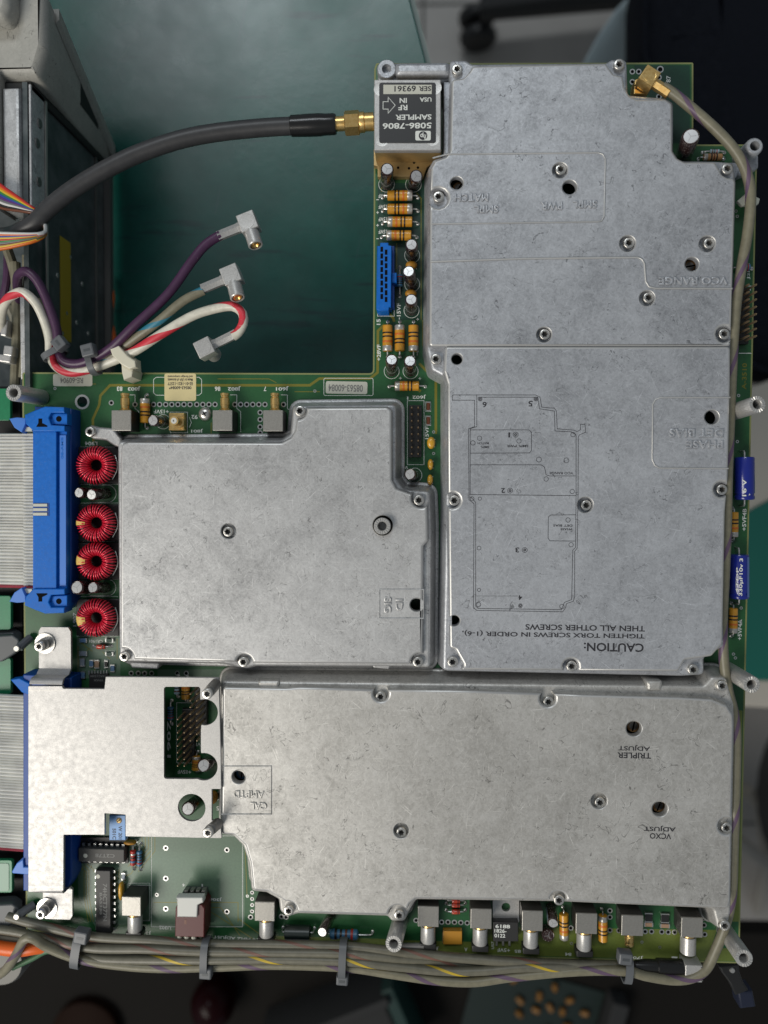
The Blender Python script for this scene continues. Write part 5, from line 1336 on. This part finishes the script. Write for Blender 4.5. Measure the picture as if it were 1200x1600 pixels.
def plug_right_angle(t, cpx, z, ang, barrel_dir, ferrule=True, m_='nickel', fl=9.0, w=3.3, bl=6.5, gold_tip=True, down=None):
    """cube head at pixel cpx, ferrule pointing along ang (degrees, world), barrel along barrel_dir (3-vector)"""
    c = P(*cpx, z); R = T(c) @ RZ(ang)
    hd = mk('plug_head', G().box(-w, w, -w, w, -w, w, R, .3), M[m_], t)
    mk('plug_cap', G().lathe([(w * .86, w - .05), (w * .82, w + .08), (w * .5, w + .04), (0, w + .05)], 26, R), M[m_], hd)
    mk('ferrule', G().lathe([(2.0, w - .2), (2.0, w + 1), (1.85, w + 1.2), (1.85, w + fl - .4), (2.0, w + fl)], 6, R @ Matrix.Rotation(PI / 2, 4, 'Y')), M[m_], t, ang=30)
    d = Vector(barrel_dir).normalized(); ax = axis_matrix(c + d * (w - .2), c + d * (w + 4))
    mk('plug_barrel', G().lathe([(2.6, 0), (2.6, .8), (2.75, 1.0), (2.75, bl - .3), (2.5, bl), (2.1, bl), (2.1, bl - 2), (0, bl - 2)], 26, ax), M[m_], t)
    if gold_tip: mk('gold_contact', G().lathe([(2.1, bl - 1.2), (1.6, bl - .1), (1.1, bl - .1), (.6, bl - .8), (0, bl - .8)], 20, ax), M['gold'], t)

# ---- thick black coax to the sampler
t, path = cable('thick black coaxial cable with gold screw connector running to the sampler', [(-30, 372, -4), (14, 368, 4), (33, 361, 9), (53, 350, 11), (77, 325, 11.5), (117, 294, 11.5), (167, 264, 11.5), (217, 240, 11), (277, 219.5, 10.5), (333, 208, 9.5), (400, 200.5, 8.5), (456, 197, 8), (500, 195, 8)], 3.25, 'black_jacket')
a, b = P(454, 197, 8), P(525, 194, 8); ax = axis_matrix(a, b); L = (b - a).length
hs = mk('heat_shrink', G().lathe([(3.3, 0), (3.75, .3), (3.85, 4), (3.95, 7), (3.95, L - 6), (3.7, L - 4), (3.75, L - 1), (3.5, L)], 28, ax), M['shrink'], t)
c = P(489, 183, 11); 
text('BOGTOWOR', 488, 184.3, 60, 4, hs, 11.0, 180, 'st_yellow', 0, 'lettering', T(P(489, 185.5, 10.9) + Vector((0, 0, .2))) @ RZ(180) @ Matrix.Rotation(math.radians(38), 4, 'X'))
a, b = P(522, 194, 8), P(584, 190, 8); ax = axis_matrix(a, b); L = (b - a).length
mk('gold_neck', G().lathe([(2.6, 0), (2.6, 4.5)], 24, ax), M['gold'], t)
mk('hex_nut', G().lathe([(3.9, 4.0), (4.35, 4.4), (4.35, 9.2), (3.9, 9.6)], 6, ax @ RZ(12)), M['gold'], t, ang=20)
mk('gold_collar', G().lathe([(3.5, 9.4), (3.6, 9.8), (3.6, L - 3.6), (3.2, L - 3.3), (3.2, L)], 28, ax), M['gold'], t)

# ---- three loose plugs at the upper left
t, path = cable('purple coaxial cable ending in a loose right-angle plug', [(30, 470, -6), (27, 446, 0), (29, 430, 6), (41, 424, 9), (56, 436, 9), (71, 464, 8), (88, 512, 7), (92, 549, 6), (102, 565, 6), (124, 568, 6.5), (150, 558, 8), (176, 542, 10), (210, 509, 12), (262, 460, 13), (300, 408, 14), (322, 382, 14), (345, 367, 14)], 1.75, 'purple_jacket')
plug_right_angle(t, (389, 350, ), 14, 201, (.32, -.9, .25))
t, path = cable('beige cable with teal stripe ending in a loose right-angle plug', [(60, 470, -2), (74, 520, 3), (84, 556, 3), (110, 577, 3.5), (150, 570, 4), (170, 560, 6), (203, 535, 9), (244, 505, 12), (285, 471, 14), (318, 454, 14)], 1.65, 'beige', ('st_blue', 26, 60, 70))
plug_right_angle(t, (363, 432), 14, 202, (.28, -.9, .3))
t, path = cable('white cable with red stripe curling back to a loose square plug', [(0, 515, -4), (3, 488, 2), (9, 471, 6), (22, 460, 9), (37, 457, 10), (56, 474, 9), (70, 503, 7), (77, 528, 6), (79, 556, 5), (90, 575, 5), (112, 582, 5), (142, 576, 5), (169, 567, 6), (210, 549, 9), (255, 520, 11), (300, 494, 12), (337, 482, 12.5), (364, 479, 13), (379, 490, 13), (380, 506, 13), (372, 520, 12.5), (364, 526, 12.5)], 1.75, 'white_jacket', ('st_red', 40, 170, 95))
plug_right_angle(t, (322, 545), 12, 26, (.1, -.1, -1), True, 'nickel', 9.5, 3.2, 6, False)

# ---- beige cable down the right side
t, path = cable('beige cable with purple stripe along the right edge from the gold plug', [(1035, 136, 11), (1050, 145, 11.5), (1078, 167, 12.5), (1120, 204, 13), (1150, 238, 13), (1167, 272, 12.5), (1173, 310, 12), (1168, 365, 11.5), (1159, 415, 11), (1151, 470, 10.5), (1146, 530, 10), (1143, 590, 10), (1140, 660, 10), (1137, 740, 10), (1135, 830, 10), (1132, 900, 10), (1129, 970, 9.5), (1131, 1030, 9), (1137, 1075, 9), (1146, 1112, 9), (1150, 1150, 9), (1149, 1230, 9), (1146, 1330, 9), (1143, 1400, 9), (1133, 1446, 8.5), (1118, 1485, 8), (1103, 1514, 8), (1080, 1528, 8), (1050, 1531, 8), (1010, 1525, 8), (975, 1517, 8), (900, 1517, 7.5), (800, 1526, 7), (740, 1534, 7), (680, 1531, 7), (610, 1521, 7), (540, 1511, 7), (430, 1507, 7), (340, 1510, 7), (250, 1512, 7), (180, 1507, 7), (120, 1497, 7.5), (75, 1480, 9), (52, 1466, 11), (38, 1468, 11), (25, 1492, 8), (8, 1516, 4), (-20, 1534, 0)], 1.85, 'beige', ('st_purple', 34, 250, 46))
c = P(1012, 124, 11.5); R = T(c) @ RZ(-34)
w = 2.9
hd = mk('plug_head', G().box(-w, w, -w, w, -w, w, R, .3), M['gold'], t)
mk('plug_cap', G().lathe([(w * .8, w - .05), (w * .75, w + .05), (w * .68, w - .02), (0, w - .25)], 26, R), M['gold'], hd)
mk('ferrule', G().lathe([(1.9, w - .2), (1.9, w + 6.2), (1.7, w + 6.5)], 6, R @ Matrix.Rotation(PI / 2, 4, 'Y')), M['gold'], t, ang=30)
mk('plug_shroud', G().prism(PP([(991, 127), (1001, 122), (1015, 133), (1011, 149), (989, 149)], 7), 2.5, 8.0, .3), M['gold'], t)

# ---- bundle along the lower edge
GB = 'cables of the lower bundle'
c1, p1 = cable('topmost beige cable of the lower bundle with brown stripe', [(12, 1432, 5), (40, 1440, 5.5), (90, 1452, 6), (150, 1464, 6.5), (230, 1469, 7), (320, 1475, 7), (430, 1476, 7.5), (540, 1479, 7.5), (620, 1487, 7.5), (710, 1496, 7), (800, 1503, 7), (880, 1507, 6.5), (968, 1509, 6)], 1.75, 'greybeige', ('st_brown', 46, 120, 34), group=GB)
c2, p2 = cable('second beige cable of the lower bundle, lying under the orange sleeve', [(-20, 1450, 3), (30, 1457, 4), (90, 1472, 6), (150, 1482, 8), (230, 1483, 9), (320, 1487, 9), (430, 1488, 9), (540, 1490, 9), (620, 1497, 8), (700, 1503, 5), (780, 1509, 4), (850, 1512, 4), (965, 1511, 5)], 1.7, 'greybeige', ('st_brown', 38, 20, 36), group=GB)
c3, p3 = cable('beige cable with yellow stripe in the middle of the lower bundle', [(40, 1470, 2), (90, 1482, 4), (150, 1497, 6.5), (230, 1500, 8), (320, 1500, 9.5), (430, 1499, 9.5), (540, 1502, 9.5), (620, 1510, 8.5), (690, 1517, 8), (750, 1517, 8), (810, 1512, 8), (868, 1511, 7.5), (960, 1510, 5)], 1.7, 'greybeige', ('st_yellow', 36, 70, 32), group=GB)
c4, p4 = cable('dark cable deepest in the lower bundle', [(-10, 1462, 0), (60, 1472, 2), (150, 1490, 3), (320, 1494, 4), (540, 1497, 4), (650, 1505, 3), (800, 1518, 3), (960, 1516, 4)], 1.7, 'greybeige', group=GB)
o, _ = cable('fat orange sleeve at the left end of the lower bundle', [(-30, 1474, 3), (0, 1481, 4), (30, 1484, 5), (52, 1481, 5), (72, 1478, 3.5)], 2.6, 'orange_jacket', name='orange_cable', group=GB)
o, _ = cable('thin green wire under the orange sleeve', [(20, 1512, 1), (50, 1498, 3), (75, 1486, 5), (100, 1492, 4), (150, 1503, 4)], 1.1, 'green_jacket', name='green_wire', group=GB)
# plugs that drop from the bundle onto the corner connectors
for k, (xw, lab) in enumerate(((0, 'first'), (1, 'second'), (2, 'third'), (3, 'fourth'), (4, 'fifth'), (5, 'sixth'))):
    j, ax, c = JK[xw]
    t = thing('cable_plug', ax.translation + Vector((0, -6, -3)), lab + ' silver cable plug counted from the chips, pushed onto a corner connector', 'plug', 'cable plugs along the lower edge')
    mk('plug_barrel', G().lathe([(2.5, 1.3), (2.85, 1.5), (2.85, 7.6), (2.6, 8.0)], 26, ax), M['nickel'], t)
    mk('plug_boot', G().box(-3.2, 3.2, -3.0, 2.0, 8.0, 10.5, ax, .4), M['black_plastic'], t)
t = thing('cable_plug', JK[7][1].translation + Vector((0, -10, -3)), 'right-angle silver plug with black boot at the lower right corner', 'plug', 'cable plugs along the lower edge')
ax = JK[7][1]
mk('plug_barrel', G().lathe([(2.6, 1.3), (2.95, 1.5), (2.95, 8.0), (2.7, 8.2)], 26, ax), M['nickel'], t)
c = P(1079, 1512.5, 5.0); hd = mk('plug_head', G().box(-3.2, 3.2, -3.3, 3.3, -3.5, 3.6, T(c), .25), M['nickel'], t)
for i in range(6): mk('knurl', G().box(2.5, 3.4, -2.6 + i, -2.2 + i, 3.4, 3.75, T(c)), M['steel_dark'], hd)
a, b = P(1066, 1511, 5.5), P(992, 1508, 6.0); L = (b - a).length
mk('boot', G().lathe([(2.2, -.5), (2.9, 0), (2.9, 9.5), (2.4, 10), (2.4, 14), (1.8, L)], 22, axis_matrix(a, b)), M['shrink'], t)

# ---- cable ties
def tie(label, cx, cy, z, along, ra, rb, head, hz, hs=(3.0, 3.2, 2.2), m_='tie', w=1.7, rot=0, group='grey cable ties'):
    """strap loop around a bundle: along = direction of the bundle in degrees (world), ra across, rb vertical half size"""
    c = P(cx, cy, z); t = thing('cable_tie', c - Vector((0, 0, rb)), label, 'cable tie', group)
    A = T(c) @ RZ(along); n = 30; g = G(); v = []; f = []
    for i in range(n):
        an = 2 * PI * i / n; ca, sa = math.cos(an), math.sin(an)
        y = ra * math.copysign(abs(ca) ** .7, ca); zz = rb * math.copysign(abs(sa) ** .7, sa)
        k = 1 + .9 / math.hypot(ra, rb)
        for x, q in ((-w, 1), (w, 1), (w, k), (-w, k)): v.append((x, y * q, zz * q))
    for i in range(n):
        j = (i + 1) % n
        for q in range(4): f.append((i*4+q, i*4+(q+1)%4, j*4+(q+1)%4, j*4+q))
    g.add(v, f, A); mk('strap', g, M[m_], t, ang=50)
    h = P(*head, hz); R = T(h) @ RZ(along + rot)
    hd = mk('tie_head', G().box(-hs[0], hs[0], -hs[1], hs[1], -hs[2], hs[2], R, .6), M[m_], t)
    mk('head_slot', G().box(-hs[0] * .5, hs[0] * .5, -.5, .5, hs[2], hs[2] + .05, R), M['dark_plastic'], hd)
tie('grey cable tie at the left end of the lower bundle', 124, 1481, 7, -9, 7.0, 3.8, (128, 1462), 12, (2.7, 2.5, 2))
tie('grey cable tie on the lower bundle below the maroon connector', 322, 1493, 8, -2, 6.4, 3.8, (322, 1519), 10, (2.4, 2.2, 1.6), w=1.4)
tie('grey cable tie on the lower bundle beside the middle standoff', 536, 1496, 8, -2, 6.6, 3.8, (535, 1530), 9, (2.3, 1.8, 1.6), w=1.4)
tie('grey cable tie beside the black plug boot', 979, 1512, 6.5, -4, 4.5, 4.0, (976, 1495), 11, (2.6, 2.2, 2), w=1.4)
tie('grey cable tie round the loose cables nearer the chassis', 86, 553, 6, -62, 4.2, 3.6, (94, 537), 10, (2.4, 2.4, 2), w=1.2, rot=10)
tie('grey cable tie round the loose cables beside the ivory clip', 146, 567, 6.5, 14, 4.2, 4.2, (139, 548), 12, (2.5, 2.4, 2), w=1.2, rot=0)
# ivory nylon clip
t = thing('cable_clip', P(190, 572, 0), 'ivory nylon clip holding the loose cables on the board edge', 'cable clip')
mk('clip_band', G().prism(PP([(172, 545), (186, 540), (200, 556), (212, 564), (213, 574), (203, 577), (190, 570), (176, 556)], 11), 8.5, 11.5, .5), M['ivory'], t)
mk('clip_foot', G().prism(PP([(189, 567), (204, 571), (208, 578), (206, 589), (193, 594), (190, 582)], 10), .1, 10, .5), M['ivory'], t)
mk('clip_ear', G().prism(PP([(204, 556), (214, 562), (215, 580), (206, 578)], 7), 3, 8.4, .5), M['ivory'], t)
t = thing('cable_clip', P(1165, 315, 0), 'translucent nylon clip under the beige cable at the right edge', 'cable clip')
mk('clip_band', G().prism(PP([(1152, 314), (1164, 303), (1172, 302), (1188, 310), (1186, 318), (1178, 324), (1172, 318), (1160, 322)], 7), 5.5, 7, .4), M['label_white'], t)
mk('clip_foot', G().prism(PP([(1166, 308), (1176, 308), (1176, 316), (1166, 316)], 5), .1, 5.5), M['label_white'], t)
# black latch strip at the lower right
t = thing('latch_strip', P(1150, 1530, -8), 'black latch strip hanging below the lower right corner of the board', 'latch')
mk('strip', G().prism(PP([(1124, 1511), (1155, 1508), (1156, 1520), (1162, 1536), (1170, 1548), (1150, 1556), (1140, 1536), (1128, 1520)], -8), -11, -8, .6), M['black_plastic'], t)
mk('pad', G().prism(PP([(1150, 1546), (1174, 1545), (1179, 1570), (1155, 1573)], -10), -16, -8.5, .8), mat('dark_navy_rubber', (.008, .012, .03), .5), t)
mk('rivet', G().lathe([(1.1, 0), (.9, .5), (0, .6)], 14, T(P(1144, 1516, -8))), M['steel'], t)
# maroon and white connector
t = thing('wire_connector', P(297, 1435, 0), 'maroon wire connector with a white locking clip plugged onto the four pin socket', 'connector')
mk('maroon_housing', G().prism(PP([(274, 1419), (279, 1413), (315, 1413), (320, 1419), (319, 1465), (273, 1464)], 10), 1.0, 10, .4), M['maroon'], t)
mk('white_clip', G().prism(PP([(275, 1402), (317, 1402), (318, 1410), (309, 1414), (308, 1433.5), (277, 1433), (277, 1412)], 11), 8, 11.2, .4, None, .2, 2), M['white_plastic'], t)
mk('window', G().prism(PP(rect(288, 291.5, 1437, 1444), 10), 10.0, 10.06), M['band_brown'], t)
for x in (281, 292, 303): mk('wire', G().tube(spline(PZ([(x, 1462, 6), (x + 1, 1470, 6), (x + 8, 1484, 3)]), 1), 1.1, 8), M['label_white'], t)

# ================================================================== ribbon cables and their plugs
def ribbon_cable(label, x0, x1, y0, y1, z0, z1, n, plug=None):
    t = thing('ribbon_cable', P((x0 + x1) / 2, (y0 + y1) / 2, min(z0, z1)), label, 'ribbon cable')
    Y0, Y1 = P(x1, y0, z1).y, P(x1, y1, z1).y; pit = (Y1 - Y0) / n
    X0, X1, Xm = P(x0, y0, z0).x, P(x1, y0, z1).x, P(x1 - 24, y0, z1).x
    prof = [(X0, z0), (X0 + (Xm - X0) * .5, z0 + (z1 - z0) * .3), (Xm - 1, z0 + (z1 - z0) * .45), (Xm, z1 - .9), (Xm + 1, z1 - .1), (Xm + 2.2, z1), (X1, z1)]
    def wires(i0, i1):
        g = G(); m = 6; v = []; f = []; cols = 0
        rows = []
        for i in range(i0, i1):
            for k in range(m): rows.append((i + k / m, abs(math.sin(PI * k / m))))
        rows.append((i1, 0))
        for u, h in rows:
            for x, z in prof: v.append((x, Y0 + pit * u + .25 * math.sin(u * .9) * (0 if x > Xm else 1), z - .95 + 1.0 * h))
        w = len(prof)
        for a in range(len(rows) - 1):
            for b in range(w - 1): f.append((a*w+b, (a+1)*w+b, (a+1)*w+b+1, a*w+b+1))
        return g.add(v, f)
    mk('grey_wires', wires(0, n - 1), M['ribbon'], t, ang=60); mk('marker_wire', wires(n - 1, n), M['ribbon_red'], t, ang=60)
    return t
rb1 = ribbon_cable('grey ribbon cable running left from the bright blue plug', -40, 56, 676, 921, 2, 8, 48)
rb2 = ribbon_cable('grey ribbon cable slipping under the aluminium bracket plate', -40, 60, 1092, 1342, 1, 8, 50)
# bright blue plug
t = thing('ribbon_plug', P(80, 797, 0), 'long bright blue ribbon plug with latches beside the red coils', 'connector')
z1 = 10.5
mk('socket_wall', G().prism(PP([(60, 636), (117, 640), (117, 940), (108, 952), (60, 952)], 5), .1, 8.0, .4), M['blue_dark'], t)  # shade on this wall is put into its navy colour
mk('plug_body', G().prism(PP([(51, 665), (105, 665), (105, 925), (51, 925)], z1), 8.05, z1, .3), M['blue'], t)
mk('plug_ridge', G().prism(PP(rect(52, 88, 672, 920), z1 + 1.6), z1 + .02, z1 + 1.6, .3), M['blue'], t)
g = G().prism(PP(rect(94, 104, 680, 915), z1 + .02), z1 + .01, z1 + .5, .15); mk('plug_step', g, M['blue_pale'], t)
for s, y0 in ((1, 636), (-1, 958)):
    Y = lambda d: y0 + s * d
    mk('latch_block', G().prism(PP([(38, Y(12)), (52, Y(6)), (70, Y(-1)), (100, Y(0)), (101, Y(9)), (80, Y(9)), (76, Y(17)), (80, Y(28)), (101, Y(29)), (101, Y(38)), (52, Y(38)), (40, Y(26))], 13), 6, 13, .4), M['blue'], t)
    mk('latch_seat', G().prism(PP([(79, Y(10)), (105, Y(10)), (105, Y(28)), (81, Y(27)), (77, Y(18))], 11.5), 6, 11.5, .3), M['blue'], t)
    mk('pivot_hole', G().lathe([(1.1, 11.5), (1.1, 11.56), (0, 11.56)], 18, T(P(92, Y(18.5), 11.5) - Vector((0, 0, 11.5)))), M['hole'], t)
    mk('latch_lever', G().prism(PP([(14, Y(18)), (26, Y(16)), (40, Y(17)), (40, Y(26)), (34, Y(40)), (22, Y(32))], 11), 7, 11, .3), M['blue_pale'], t)
    mk('latch_gap', G().prism(PP([(57, Y(30)), (60, Y(25)), (60, Y(18)), (66, Y(18)), (66, Y(25)), (74, Y(29)), (74, Y(31)), (57, Y(31))], 13), 13.0, 13.05), M['hole'], t)
    mk('clip_pad', G().prism(PP(rect(36, 51, Y(31), Y(38)) , 9), 7, 9.5, .2), M['label_white'], t)
k = mk('centre_key', G().prism(PP([(52, 786), (77, 786), (77, 806), (52, 806)], z1 + 1.7), z1 + 1.5, z1 + 1.72), M['blue_dark'], t)
for y in (787, 794, 801): mk('key_bar', G().prism(PP(rect(52, 74, y, y + 4.5), z1 + 1.9), z1 + 1.6, z1 + 2.1, .1), M['label_white'], t)
text('08-AMB', 97, 700, 34, 4, t, z1 + .55, 90, 'blue')
# rainbow ribbon wrapped round the black coax
t = thing('rainbow_ribbon', P(20, 350, 0), 'rainbow coloured ribbon cable folded round the thick black cable', 'ribbon cable')
for i in range(10):
    u = i / 9
    a = [(-30, 264 + 42 * u, 6 - 1.0 * u), (0, 288 + 36 * u, 8 - 1.0 * u), (28, 308 + 21 * u, 10 - .8 * u), (50, 324 + 8 * u, 11 - .6 * u), (62, 331 + 1.5 * u, 9 - .6 * u)]
    mk('upper_wire', G().tube(spline(PZ(a), 2), .62, 6), M['rain'][(i * 1 + 1) % 10], t, ang=80)
    b = [(70, 350 + 8 * u, 11 - 2 * u), (71, 362 + 4 * u, 14 - 1.2 * u), (58, 366 + 9 * u, 16 - .8 * u), (34, 366 + 16 * u, 16.5 - .6 * u), (0, 365 + 24 * u, 15.5 - .5 * u), (-30, 364 + 26 * u, 14)]
    mk('lower_wire', G().tube(spline(PZ(b), 2), .72, 6), M['rain'][(9 + i * 3) % 10 if i % 3 else (8, 3, 7, 2)[i // 3]], t, ang=80)
o, _ = cable('dim orange wire lying on the mat beside the chassis wall', [(166, 440, -74), (172, 462, -74), (170, 500, -74), (176, 540, -74), (172, 570, -74)], 2.2, 'orange_jacket', name='loose_wire')
